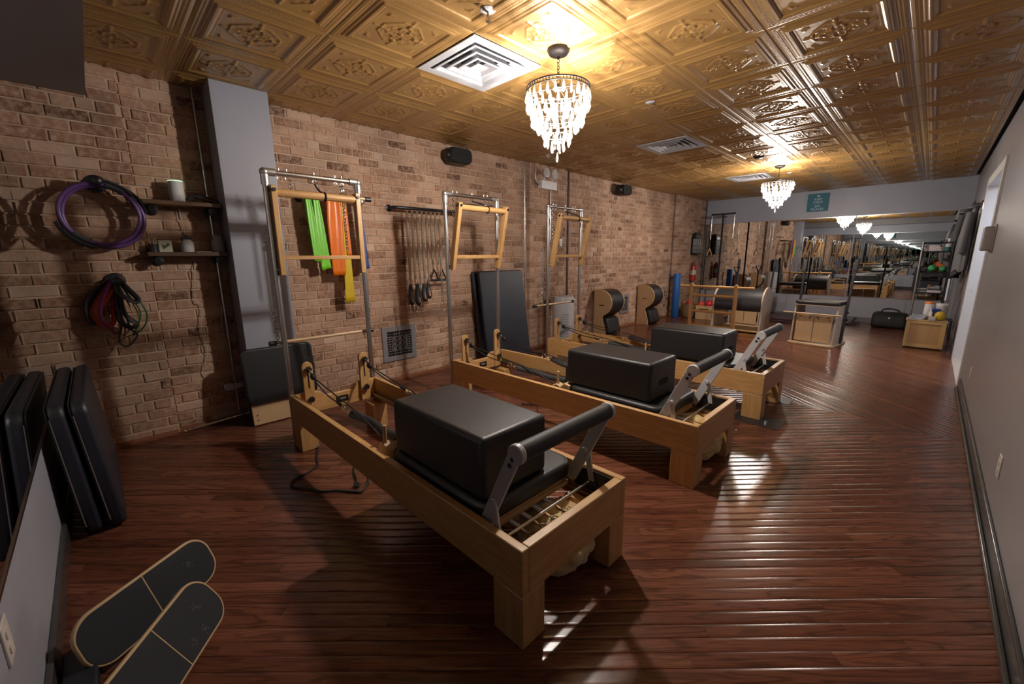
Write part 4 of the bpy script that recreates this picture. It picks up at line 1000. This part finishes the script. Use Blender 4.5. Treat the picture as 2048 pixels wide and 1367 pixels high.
# boards on the floor
def board_thing(c, rot, L, w, lab, split=.5):
    t = thing('grip_board', lab, 'balance board', c, 0, 'wood-rimmed grip boards on the floor', rot=rot)
    MB().prism(rrect(L, w, .078, 9), 'Z', -.018, 0).build('deck', M_MAPX, t, bevel=.004)
    g = .0085; sx = -L/2 + L*split; grip = mat('black_grip_tape', (.014, .016, .023), .8, bump=.5, bscale=500)
    full = rrect(L-2*g, w-2*g, .070, 9)
    def cut(poly, a, b): return cliprect(poly, [(-1, 0, -a), (1, 0, b)])
    MB().prism(cut(full, -9, sx-.0028), 'Z', -.0002, .0012).build('grip_pad', grip, t)
    MB().prism(cut(full, sx+.0028, 9), 'Z', -.0002, .0012).build('grip_pad', grip, t)
    ch = MB(); rnd = random.Random(int(c[0]*1000))
    for cx, cy in ((.055, -.055), (.115, -.06), (.15, .02)):
        for k in range(22):
            a, b = rnd.gauss(cx, .008), rnd.gauss(cy, .008); q = rnd.uniform(.0008, .0022)
            ch.add([(a-q, b-q, .0014), (a+q, b-q*.5, .0014), (a+q*.7, b+q, .0014)], [(0,1,2)])
    ch.build('chalk_mark', mat('chalk', (.20, .20, .22), .9), t, fix=False)['kind'] = 'stuff'
board_thing((2.231, -.016, .107), (1.149, 0, 2.183), .50, .20, 'black grip board with pale wood rim behind the other, nearer the leaning pads', .49)
board_thing((2.555, 0, .104), (.993, -.002, 2.501), .50, .20, 'black grip board with pale wood rim nearest the camera, cut by the frame edge', .5)
t = thing('foam_block', 'dark foam block between the low wall and the two grip boards', 'foam block', (2.43, -.215, 0), R(0))
MB().box((-.17, -.055, 0), (.17, .03, .055)).build('block', M_VINYLN, t, bevel=.006)
MB().box((-.171, -.056, .025), (.171, .031, .029)).build('seam', M_BLK, t)

# black cords on the floor
o = MB().tube(spline([(1.14,.99,.008),(1.30,.92,.008),(1.42,.88,.008),(1.48,.80,.008),(1.51,.71,.008),(1.56,.67,.008),(1.61,.68,.008),(1.70,.74,.008),(1.77,.77,.008),(1.83,.84,.008),(1.92,.91,.008),(1.95,.94,.008),(1.90,1.00,.008),(1.84,1.04,.008),(1.76,1.08,.008)]), .0065, 8).build('bungee_cord', M_ROPE, smooth=True); tag(o, 'black bungee cord curling on the floor beside the nearest reformer', 'cord', 'black cords on the floor')
MB().tube(spline([(1.60,1.06,.009),(1.70,1.01,.012),(1.80,.98,.012),(1.88,.94,.010)]), .006, 8).torus((1.87,.95,.016), .016, .006, 'Z').build('knot', M_ROPE, o, smooth=True)
o = MB().tube(spline([(1.45,2.83,.007),(1.56,2.81,.007),(1.66,2.77,.007),(1.76,2.80,.007),(1.83,2.86,.007)]), .006, 8).build('bungee_cord', M_ROPE, smooth=True); tag(o, 'black cord with three ends on the floor under the middle reformer', 'cord', 'black cords on the floor')
MB().tube(spline([(1.60,2.70,.007),(1.67,2.735,.007),(1.72,2.785,.008),(1.80,2.70,.007),(1.86,2.64,.007)]), .006, 8).build('cord_end', M_ROPE, o, smooth=True)

# folded exercise mats leaning at the brick behind the middle tower
def leanpad(y, x, lab, th=.045, ang=-8.5):
    t = thing('folding_mat', lab, 'mat', (x, y, .01), 0, 'navy mats leaning on the brick wall', rot=(0, R(ang), 0))
    MB().prism(rrect(.80, 1.20, .02, 3, 0, .60), 'X', -th/2, th/2).build('cushion', M_VINYLN, t, bevel=.012, seg=3)
    MB().tube([(th/2, -.38, .005), (th/2, -.38, 1.195)], .002, 5).build('seam', M_BLK, t)
leanpad(3.80, .235, 'navy black mat leaning directly on the brick behind the middle tower')
leanpad(3.84, .297, 'navy black mat leaning in front of the other behind the middle tower')

# white air purifier
t = thing('air_purifier', 'white cylindrical air purifier behind the farthest tower', 'air purifier', (.28, 5.02, 0))
MB().lathe([(.16,0),(.165,.02),(.165,.74),(.155,.775),(.11,.785)], n=32).build('body', mat('purifier_white', (.50, .49, .50), .4), t, smooth=True)
MB().lathe([(.11,.785),(.10,.79),(.001,.79)], n=32).build('top_disc', mat('light_grey', (.35, .35, .36), .5), t, smooth=True)
gv = MB()
for k in range(12): gv.box((.12, -.07, .12+k*.036), (.168, .045, .132+k*.036), rot=(0,0,R(-40)), piv=(0,0,0))
gv.build('grille', mat('light_grey', (.35,.35,.36)), t)

# ------------------------------------------------------------------ curved barrels against the brick
def barrel(y, lab):
    t = thing('arc_barrel', lab, 'barrel', (.03, y, 0), 0, 'curved barrels standing on end at the brick wall')
    top = [(.02,.80),(.10,.802)]; cx, cz, r = .135, .575, .228
    arc = [(cx+r*math.cos(a), cz+r*math.sin(a)) for a in [R(88-k*11) for k in range(0, 14)]]
    waist = [(.20,.345),(.175,.31)]; low = [(.215,.20),(.25,.06),(.255,.0)]
    outl = [(0,0),(0,.80)] + top + arc + waist + low
    for yy in (0, .40):
        p = MB().prism(outl, 'Y', yy, yy+.02).build('side_panel', M_MAPZ, t, bevel=.003)
        if yy == 0:
            MB().prism(rrect(.10, .016, .007, 4, .16, .53), 'Y', -.0012, .0).build('hand_slot', M_BRONZE, p)
            MB().cyl((.08,-.001,.70),(.08,.0,.70),.005).cyl((.10,-.001,.12),(.10,0,.12),.005).build('screw', M_BRONZE, p)
    pads = [(cx+(r-.004)*math.cos(a), cz+(r-.004)*math.sin(a)) for a in [R(95-k*8) for k in range(0, 20)]]
    inn = [(cx+(r-.05)*math.cos(a), cz+(r-.05)*math.sin(a)) for a in [R(95-k*8) for k in range(0, 20)]][::-1]
    MB().prism(pads+inn, 'Y', .021, .399).build('arc_pad', M_VINYL, t, bevel=.006)
    MB().prism([(.195,.315),(.26,.29),(.325,.07),(.30,.03),(.20,.03)], 'Y', .022, .398).build('seat_pad', M_VINYL, t, bevel=.018, seg=3)
    MB().box((0, .02, .0), (.018, .40, .79)).build('back_board', M_BLK, t)
barrel(6.22, 'curved black padded barrel standing on end, nearer of the two at the wall')
barrel(7.78, 'curved black padded barrel standing on end, farther one near the blue roller')
t = thing('foam_roller', 'tall blue foam roller standing upright at the brick wall', 'foam roller', (.21, 9.20, 0))
MB().lathe([(.070,0),(.076,.006),(.076,.972),(.070,.98),(.02,.98),(.018,.97)], n=32).build('roller', mat('blue_foam', (.015, .12, .42), .55, bump=.3, bscale=200), t, smooth=True)

# ladder barrel
t = thing('ladder', 'wooden four-rung ladder of the ladder barrel', 'ladder', (1.64, 7.35, 0), 0)
for s in (-1, 1): MB().box((s*.355-.026, -.02, 0), (s*.355+.026, .02, .885)).cyl((s*.355, 0, .885), (s*.355, 0, .905), .014, n=12).build('upright', M_OAKZ, t, bevel=.004)
for z in (.70, .43, .17): MB().cyl((-.33, 0, z), (.33, 0, z), .024, n=16).build('rung', M_OAKX, t, smooth=True)
MB().cyl((-.56, 0, .85), (.62, 0, .85), .020, n=16).build('rung', M_OAKX, t, smooth=True)
t = thing('ladder_barrel', 'large black padded barrel between pale wood sides behind the wooden ladder', 'barrel', (1.93, 7.95, 0))
prof = [(-.33,0),(.33,0),(.33,.10),(.24,.35),(.27,.55)] + [(.0+.30*math.cos(R(a)), .55+.29*math.sin(R(a))) for a in range(10, 171, 16)] + [(-.28,.52),(-.28,.30),(-.33,.10)]
for x in (-.39, .365): MB().prism(prof, 'X', x, x+.025).build('side_panel', wood('pale_ply', (.40,.30,.22), (.47,.37,.28), 'Z', contrast=.4), t, bevel=.004)
ap = [(.0+.29*math.cos(R(a)), .53+.285*math.sin(R(a))) for a in range(-18, 199, 12)]
ip = [(.0+.24*math.cos(R(a)), .53+.235*math.sin(R(a))) for a in range(-18, 199, 12)][::-1]
MB().prism(ap+ip, 'X', -.362, .362).build('barrel_pad', M_VINYL, t, bevel=.006)
MB().box((-.365, -.26, .09), (.365, .26, .115)).build('lower_shelf', M_OAKX, t, bevel=.003)
for y in (-.24, .22): MB().box((-.365, y, .0), (.365, y+.03, .06)).build('base_rail', M_OAKX, t, bevel=.003)
for dy, dz in ((.05,.62),(-.06,.72),(.10,.45)): MB().cyl((.39, dy, dz), (.393, dy, dz), .009).build('peg_hole', M_BLKTRIM, t)

# combo chairs
def make_chair(x, y, rz, lab):
    t = thing('pilates_chair', lab, 'exercise chair', (x, y, 0), rz, 'wooden combo chairs with two pedals')
    MB().prism([(-.30,-.04),(.22,-.07),(.30,-.0),(.30,.56),(-.30,.56)], 'Z', 0, .028).build('base_board', M_MAPX, t, bevel=.003)
    mw = wood('pale_ply', (.40,.30,.22), (.47,.37,.28), 'Z')
    for s in (-1, 1):
        a, b = sorted((s*.285, s*.262))
        MB().prism([(.02,.028),(.50,.028),(.46,.60),(.10,.60),(.055,.45)], 'X', a, b).build('side_panel', mw, t, bevel=.003)
    MB().box((-.285, .07, .60), (.285, .50, .615)).build('seat_board', mw, t)
    MB().prism(rrect(.58, .44, .04, 4, 0, .285), 'Z', .615, .668).build('seat_pad', M_VINYL, t, bevel=.018, seg=3)
    for s in (-1, 1):
        a, b = sorted((s*.006, s*.235))
        p = MB().box((a, .045, .05), (b, .063, .475), rot=(R(-2), 0, 0)).build('pedal_panel', M_MAPZ, t, bevel=.003)
        for u, z in ((.030,.435),(.055,.438),(.06,.41),(.17,.435),(.195,.438),(.20,.395)):
            MB().cyl((s*u if s > 0 else s*u, .0455, z), (s*u, .040, z), .0085, n=10).build('peg_hole', M_BLKTRIM, p)
    MB().cyl((-.42, .035, .478), (.34, .035, .478), .011, n=12).build('pedal_dowel', M_MAPX, t, smooth=True)
    for s in (-1, 1):
        MB().beam((s*.30, .30, .03), (s*.325, .40, 1.12), .032, .026, up=(0,1,0)).build('handle_pole', M_BLK, t, bevel=.004)
        MB().beam((s*.3255, .40, 1.12), (s*.33, .415, 1.29), .05, .034, up=(0,1,0)).build('hand_grip', M_FOAM, t, bevel=.01)
        MB().cyl((s*.315, .33, .40), (s*.345, .33, .40), .016).cyl((s*.315, .34, .50), (s*.345, .34, .50), .014).build('knob', M_BLK, t, bevel=.003)
    return t
ch = make_chair(3.02, 7.66, R(-8), 'wooden exercise chair with black seat and handle poles before the far mirror')
dup(ch, (1.70, 8.88, 0), rotz=R(-6), label='wooden exercise chair behind the ladder barrel, its poles rising beside it')

# T post with hanging handles
t = thing('t_post', 'tall black T-shaped post with hanging handles before the far mirror', 'exercise post', (.80, 10.0, 0))
MB().cyl((0,0,0), (0,0,2.24), .019, n=14).build('post', M_BLKTRIM, t, smooth=True)
MB().box((-.25,-.014,2.24), (.25,.014,2.275)).build('cross_bar', M_BLKTRIM, t, bevel=.003)
MB().box((-.28,-.20,0), (.28,.20,.03)).build('base', M_OAKX, t, bevel=.003)
for s in (-1, 1):
    MB().coil((s*.235,0,2.18), (s*.232,0,1.72), .009, .006, 8).cyl((s*.235,0,2.24), (s*.235,0,2.18), .005).build('spring', M_CHROME, t, smooth=True)
    MB().cyl((s*.232,0,1.72), (s*.23,0,1.52), .0035, n=6).build('cord', mat('brown_cord', (.2,.12,.07)), t)
    MB().tube([(s*.23,0,1.52), (s*.23-.055,0,1.37), (s*.23+.055,0,1.37), (s*.23,0,1.52)], .009, 8).build('handle', M_MAPX, t)
t = thing('d_handle_pole', 'dark pole with a D-shaped grip leaning by the far wall', 'pole', (1.15, 10.1, 0))
MB().cyl((0,0,0),(0,0,.95),.014).tube([(0,0,.95),(-.06,0,1.10),(.06,0,1.10),(0,0,.95)], .016, 8).build('pole', M_VINYLN, t, smooth=True)

# basket, balls, wooden stool box near the far left
t = thing('wicker_basket', 'wicker basket on the floor beside the wooden ladder', 'basket', (.43, 9.46, 0))
m = MB()
for k in range(12): m.torus((0,0,.02+.024*k), .15+.035*math.sin(k*.25), .0125, 'Z', 24, 5)
m.build('weave', mat('wicker', (.24, .14, .06), .8), t, smooth=True)
MB().lathe([(.15,.005),(.001,.005)], n=24).build('bottom', mat('wicker', (.2,.1,.05)), t)
MB().tube(spline([(-.15,0,.27),(-.16,0,.36),(-.10,0,.42),(-.03,0,.35)]), .010, 6).build('basket_handle', mat('wicker', (.2,.1,.05)), t, smooth=True)
t = thing('wooden_crate', 'pale wooden crate holding the red balls by the far wall', 'crate', (.81, 9.42, 0))
for a in (((-.17,-.15,0),(.17,-.135,.30)), ((-.17,.135,0),(.17,.15,.30)), ((-.17,-.135,0),(-.155,.135,.30)), ((.155,-.135,0),(.17,.135,.30)), ((-.155,-.135,.0),(.155,.135,.015))): MB().box(*a).build('board', M_MAPX, t, bevel=.002)
MB().prism([(-.1,.20),(.1,.20),(.1,.23),(-.1,.23)], 'Y', -.151, -.1505).build('hand_slot', M_BLKTRIM, t)
MR = mat('red_ball_vinyl', (.55, .02, .03), .25)
for x, y, z, r, lab in ((.705,9.38,.31,.072,'orange-red ball on the left in the pale crate'), (.865,9.43,.325,.09,'larger red ball on the right in the pale crate'), (.43,9.46,.30,.085,'dark red ball in the wicker basket')):
    o = MB().sphere((0,0,0), r, 24, 16).build('exercise_ball', MR if r > .08 else mat('orange_red_ball', (.62, .07, .03), .3), smooth=True); o.location = (x, y, z); tag(o, lab, 'ball', 'red exercise balls')
    MB().cyl((0,-r*.995,0),(0,-r*1.0,0),.006).build('valve', M_WHITE, o)
# wall baskets with black bags, extinguisher
for k, (y, lab) in enumerate(((10.30, 'black wire wall basket with a black bag, left one in the far corner'),)):
    t = thing('wire_basket', lab, 'basket', (.09, y, 1.40))
    m = MB()
    for z in (0, .10, .20): m.tube([(0,-.17,z),(.22,-.17,z),(.22,.17,z),(0,.17,z)], .004, 5)
    for j in range(9): m.cyl((.22,-.17+.0425*j,0),(.22,-.17+.0425*j,.20),.0025,n=5)
    for j in range(5): m.cyl((.05*j,-.17,0),(.05*j,-.17,.20),.0025,n=5); m.cyl((.05*j,-.17,0),(.05*j,.17,0),.0025,n=5)
    m.build('wire_cage', M_IRON, t)
    MB().box((-.006,-.17,0),(0,.17,.42)).build('back_plate', M_IRON, t)
    tb = thing('gear_bag', 'black gear bag with grey folded mats stowed in the corner wall basket', 'bag', (.19, y, 1.408))
    MB().box((-.08,-.15,0),(.015,.15,.36)).build('folded_mat', mat('grey_mat', (.20,.20,.21), .7), tb, bevel=.01)
    MB().prism([(-.09,.34),(.02,.34),(.025,.42),(-.02,.50),(-.09,.47)], 'Y', -.16, .16).build('bag_top', M_BLK, tb, bevel=.02)
    MB().box((-.085,-.155,.0),(.026,.155,.03)).build('bag_base', M_BLK, tb, bevel=.008)
    for s in (-.06, .06): MB().box((.015, s-.012, .02), (.022, s+.012, .34)).build('strap', mat('light_grey', (.35,.35,.36)), tb)
t = thing('fire_extinguisher', 'red fire extinguisher hanging in the far left corner', 'fire extinguisher', (.165, 10.18, .78))
MB().lathe([(.05,0),(.066,.01),(.066,.32),(.05,.37),(.022,.395),(.02,.42)], n=24).build('cylinder', mat('extinguisher_red', (.40,.015,.012), .3), t, smooth=True)
MB().box((-.012,-.02,.42),(.012,.06,.435)).box((-.012,-.02,.445),(.012,.075,.455)).tube(spline([(0,-.02,.43),(0,-.07,.40),(0,-.08,.30),(0,-.07,.18)]), .009, 8).build('valve', M_BLK, t)
MB().lathe([(.067,.14),(.067,.25)], n=24).build('label_band', mat('label_white', (.5,.48,.45), .5), t)
# dark platform and boards by the far wall
t = thing('mat_stack', 'low stack of dark mats on the floor under the far mirror', 'mat', (1.98, 10.35, 0))
for k in range(2): MB().box((-.36,-.45,.045*k),(.36,.45,.045*k+.042)).build('mat', mat('maroon_mat', (.05,.02,.022), .5), t, bevel=.008)
t = thing('folding_stand', 'dark folding stand lying open on the floor right of the chair', 'stand', (3.15, 10.45, .012), R(20))
MB().beam((-.15,-.2,0),(.18,.15,.012),.05,.018).beam((-.2,.1,.012),(.15,-.2,.02),.05,.018).beam((.1,.1,.01),(.2,.25,.10),.04,.014).build('leg_bar', mat('dark_brown', (.03,.02,.02)), t, bevel=.003)
# duffel bag
t = thing('duffel_bag', 'black duffel bag on the floor against the far wall', 'bag', (3.77, 10.50, 0))
m = MB(); n = 14
for i in range(n+1):
    a = PI*i/n
m.prism([(-.20,0),(.20,0),(.215,.06),(.19,.20),(.12,.285),(-.12,.285),(-.19,.20),(-.215,.06)], 'X', -.25, .25)
m.build('body', mat('bag_nylon', (.008,.008,.009), .7, bump=1, bscale=14), t, bevel=.05, seg=3)
for s in (-1, 1): MB().tube(spline([(-.14,s*.09,.27),(-.10,s*.07,.34),(.0,s*.05,.355),(.10,s*.07,.33),(.14,s*.09,.27)]), .013, 8, flat=.4).build('carry_handle', M_BLK, t, smooth=True)
MB().cyl((.0,-.198,.20),(.0,-.203,.20),.014).build('badge', M_WHITE, t)
MB().tube([(-.20,0,.29),(.20,0,.29)], .006, 6).build('zipper', M_BLK, t)

# ------------------------------------------------------------------ far right: cabinet, rack, coats
t = thing('wooden_cabinet', 'low light wooden cabinet with framed panel door in the right corner', 'cabinet', (4.24, 8.62, 0))
MB().box((-.20,-.20,.02),(.22,.075,.41)).build('body', M_MAPX, t, bevel=.003)
MB().box((-.21,-.225,.41),(.225,.08,.425)).build('top', M_MAPX, t, bevel=.003)
dd = MB()
for a in (((-.20,-.22,.02),(-.155,-.201,.41)), ((.175,-.22,.02),(.22,-.201,.41)), ((-.155,-.22,.02),(.175,-.201,.065)), ((-.155,-.22,.365),(.175,-.201,.41))): dd.box(*a)
do = dd.build('door_frame', wood('cabinet_pine', (.50,.33,.12), (.60,.42,.18), 'X', contrast=.4), t, bevel=.003)
MB().box((-.155,-.208,.065),(.175,-.201,.365)).build('door_panel', wood('cabinet_ply', (.42,.24,.10), (.52,.32,.15), 'Z', contrast=.8), do)
t = thing('pipe_rack', 'black pipe shelving rack above the wooden cabinet in the right corner', 'rack', (4.22, 8.92, 0))
for x, y in ((-.16,-.20),(-.16,.22),(.16,-.20),(.16,.22)): MB().cyl((x,y,0),(x,y,1.54),.011,n=12).build('pipe_leg', M_STEEL if x < 0 else M_IRON, t, smooth=True)
for z in (.80, 1.10, 1.40, 1.53):
    if z < 1.5: MB().box((-.155,-.195,z-.018),(.155,.215,z)).build('shelf_board', M_SHELF, t, bevel=.002)
    m = MB()
    for y in (-.20, .22): m.cyl((-.16,y,z-.009),(.16,y,z-.009),.009,n=10)
    for x in (-.16, .16): m.cyl((x,-.20,z-.009),(x,.22,z-.009),.009,n=10)
    m.build('cross_pipe', M_IRON, t, smooth=True)
RX, RY = 4.22, 8.92
for k in range(3):
    o = MB().box((-.10,-.08,0),(.085-.02*k,.10,.028)).build('folded_towel', mat('pale_pink_towel', (.55,.47,.48), .9, bump=.8, bscale=120), bevel=.010, seg=3)
    o.location = (RX-.035+.01*k, RY-.08, 1.401+.029*k); tag(o, ['bottom', 'middle', 'top'][k]+' folded pale towel on the highest rack shelf', 'towel', 'folded towels on the rack')
t = thing('spray_bottle', 'clear bottle with teal liquid and white pump on the rack corner', 'bottle', (RX+.105, RY-.155, 1.401))
MB().lathe([(.032,0),(.034,.005),(.034,.06)], n=18).build('liquid', mat('teal_liquid', (.03,.12,.11), .2), t, smooth=True)
MB().lathe([(.034,.06),(.034,.10),(.012,.125),(.012,.14)], n=18).build('bottle_top', M_GL, t, smooth=True)
MB().cyl((0,0,.14),(0,0,.165),.012).box((-.03,-.006,.165),(.012,.006,.175)).build('pump', M_WHITE, t, bevel=.002)
o = MB().prism([(0,0),(.15,0),(.15,.07),(.04,.15),(0,.13)], 'Y', -.06, .06).build('foam_wedge', mat('orange_foam', (.45,.10,.02), .7), bevel=.006); o.location = (RX-.01, RY-.02, 1.101); tag(o, 'orange foam wedge on the second rack shelf', 'foam wedge')
for x, r, lab in ((-.015,.052,'larger green ball on the second rack shelf'), (.095,.044,'smaller green ball on the second rack shelf')):
    o = MB().sphere((0,0,0), r, 20, 14).build('small_ball', mat('green_ball_vinyl', (.03,.22,.08), .22), smooth=True); o.location = (RX+x, RY-.135, 1.101+r); tag(o, lab, 'ball', 'green balls on the rack'); MB().cyl((0,-r,0),(0,-r*1.01,0),.004).build('valve', M_WHITE, o)
t = thing('shoe_pair', 'dark shoes with grey laces at the left of the second rack shelf', 'shoes', (RX-.11, RY-.12, 1.101))
for s in (-1, 1):
    q = MB().prism([(-.035,0),(.045,0),(.05,.03),(.02,.045),(-.01,.09),(-.035,.09)], 'Y', s*.04-.028, s*.04+.028).build('shoe', M_BLK, t, bevel=.012)
    MB().box((.0,s*.04-.018,.052),(.022,s*.04+.018,.06)).build('lace', mat('light_grey', (.35,.35,.36)), q)
for k, (w, h, c, lab) in enumerate(((.15,.030,(.50,.46,.50),'pale lilac box at the bottom of the third rack shelf pile'), (.13,.028,(.05,.05,.055),'dark box in the middle of the third rack shelf pile'), (.11,.024,(.22,.22,.23),'grey box on top of the third rack shelf pile'))):
    t = thing('flat_box', lab, 'box', (RX+.045, RY-.09, .801+[0,.031,.060][k]), 0, 'flat boxes piled on the rack')
    MB().box((-w/2,-.08,0),(w/2,.08,h*.7)).build('tray', mat('flatbox%d' % k, c, .5), t, bevel=.002); MB().box((-w/2-.002,-.082,h*.55),(w/2+.002,.082,h)).build('lid', mat('flatbox%d' % k, c, .5), t, bevel=.003)
for k in range(2):
    t = thing('binder', ['lower', 'upper'][k]+' dark binder on the left of the third rack shelf', 'binder', (RX-.085, RY-.08, .801+.034*k), 0, 'dark binders on the rack')
    MB().box((-.06,-.09,0),(.055,.09,.030)).build('cover', mat('binder_cover', (.03,.03,.032), .5), t, bevel=.003); MB().box((-.055,-.091,.006),(.05,.08,.024)).build('pages', mat('pages_grey', (.3,.3,.3), .8), t)
CZ = .4255; CX, CY = 4.24, 8.53
t = thing('wipes_tub', 'white tub with an orange lid on the wooden cabinet', 'tub', (CX+.01, CY+.09, CZ))
MB().lathe([(.052,0),(.055,.005),(.050,.22)], n=24).build('tub', M_WHITE, t, smooth=True); MB().lathe([(.053,.22),(.054,.24),(.045,.25),(.001,.25)], n=24).build('lid', mat('orange_lid', (.75,.22,.03), .4), t, smooth=True)
t = thing('wipes_tub', 'white lidded tub behind the blue pack on the cabinet', 'tub', (CX+.14, CY+.09, CZ))
MB().lathe([(.060,0),(.062,.005),(.062,.20)], n=24).build('tub', mat('tub_grey', (.5,.48,.48), .5), t, smooth=True); MB().lathe([(.064,.20),(.066,.225),(.06,.23),(.001,.23)], n=24).build('lid', M_WHITE, t, smooth=True)
o = MB().box((-.05,-.03,0),(.05,.03,.16)).build('wipes_pack', mat('blue_pack', (.01,.035,.22), .35), bevel=.02, seg=3); o.location = (CX+.085, CY+.02, CZ); tag(o, 'dark blue wipes pack standing on the wooden cabinet', 'pack')
o = MB().sphere((0,0,0), .06, 18, 12, (1,.7,1.1)).build('yellow_bag', mat('yellow_plastic', (.55,.38,.03), .4, bump=.8, bscale=25), smooth=True); o.location = (CX+.135, CY-.07, CZ+.066); tag(o, 'crumpled yellow bag at the front right of the cabinet top', 'bag')
t = thing('pump_bottle', 'small white pump bottle before the blue pack on the cabinet', 'bottle', (CX+.035, CY-.04, CZ))
MB().lathe([(.022,0),(.024,.004),(.024,.11),(.010,.125),(.010,.14)], n=18).build('bottle', M_WHITE, t, smooth=True); MB().cyl((0,0,.14),(0,0,.165),.006).box((-.025,-.005,.163),(.006,.005,.172)).build('pump', M_WHITE, t)
for k in range(3):
    o = MB().box((-.075,-.06,0),(.075,.06,.022)).build('tissue_pack', mat('pale_blue_packs', (.48,.55,.60), .5), bevel=.006); o.location = (CX-.11+.02*k, CY-.07+.01*k, CZ+.0005+.0225*k); o.rotation_euler[2] = .1*k; tag(o, ['lowest','middle','top'][k]+' pale blue tissue pack at the front left of the cabinet top', 'pack', 'tissue packs on the cabinet')
t = thing('clear_box', 'small clear plastic box at the front of the cabinet top', 'box', (CX+.06, CY-.125, CZ))
MB().box((-.035,-.02,0),(.035,.02,.06)).build('box', M_GL, t, bevel=.003); MB().box((-.03,-.016,.004),(.03,.016,.02)).build('contents', M_CHROME, t)

# coats on wall hooks
def coat(y, ztop, w, h, m, lab, dx=.16, lean=0):
    t = thing('coat', lab, 'coat', (W-.02, y, ztop), 0, 'coats hanging on the right wall')
    vs = []; nu, nv = 22, 16
    for i in range(nu):
        a = 2*PI*i/nu
        for j in range(nv+1):
            f = j/nv; ww = w*(.18+.82*min(1, f*2.6)**.8)/2; dd = dx*(.35+.65*min(1, f*2.2))/2
            rr = 1+.10*math.sin(3*a+f*5)+.06*math.sin(7*a+2)
            vs.append((-dd*1.05+dd*math.cos(a)*rr, ww*math.sin(a)*rr+lean*f, -h*f+.02*math.sin(5*a)*(f > .95)))
    fs = [(i*(nv+1)+j, ((i+1) % nu)*(nv+1)+j, ((i+1) % nu)*(nv+1)+j+1, i*(nv+1)+j+1) for i in range(nu) for j in range(nv)]
    fs += [tuple(i*(nv+1) for i in range(nu))[::-1], tuple(i*(nv+1)+nv for i in range(nu))]
    MB().add(vs, fs).build('body', m, t, smooth=True)
    for s in (-1, 1): MB().tube(spline([(-dx*.5, s*w*.30, -.08), (-dx*.62, s*w*.48, -h*.35), (-dx*.7, s*w*.5, -h*.72)]), .045, 10, rads=None, flat=.8).build('sleeve', m, t, smooth=True)
    MB().torus((-dx*.4, 0, .0), .045, .02, 'Z', 14, 6).build('collar', m, t, smooth=True)
GC = mat('grey_coat', (.10,.10,.11), .85, bump=.8, bscale=30); DC = mat('charcoal_coat', (.018,.018,.022), .85, bump=.8, bscale=30); LC = mat('light_grey_coat', (.14,.14,.15), .8, bump=.8, bscale=30)
coat(9.95, 1.98, .40, 1.0, DC, 'black coat hanging farthest back on the right wall', .22)
coat(9.48, 2.0, .36, .95, GC, 'grey jacket hanging in the middle of the coats on the right wall', .24)
coat(8.62, 1.98, .38, .85, LC, 'lighter grey jacket hanging nearest on the right wall before the doorway', .14)
t = thing('coat_rail', 'wall-mounted dark peg rail holding the coats on the right wall', 'rail', (W, 9.25, 2.02))
MB().box((-.018,-.85,-.03),(0,.85,.03)).build('board', M_SHELF, t, bevel=.003)
for y in (-.75,-.5,-.25,0,.25,.5,.75): MB().tube([(-.018,y,0),(-.07,y,0),(-.08,y,.03)], .006, 8).build('peg', M_IRON, t, smooth=True)
for y in (8.35,):
    pass
t = thing('small_table', 'dark wire side table between the cabinet and the right wall', 'table', (4.47, 9.35, 0))
MB().box((-.07,-.2,.34),(.07,.2,.352)).build('table_top', M_BLK, t, bevel=.002)
for x, y in ((-.06,-.19),(.06,-.19),(-.06,.19),(.06,.19)): MB().cyl((x,y,0),(x,y,.34),.006,n=8).build('leg', M_IRON, t)
# dark folded mats behind the camera, seen only in the mirror
t = thing('mat_pile', 'dark folded mats leaning on the back wall, seen in the far mirror', 'mat', (4.16, -.20, .005), 0, rot=(R(3), 0, 0))
for k in range(2): MB().box((-.38,-.02+.05*k,0),(.38,.025+.05*k,.86)).build('mat', M_VINYLN, t, bevel=.01)
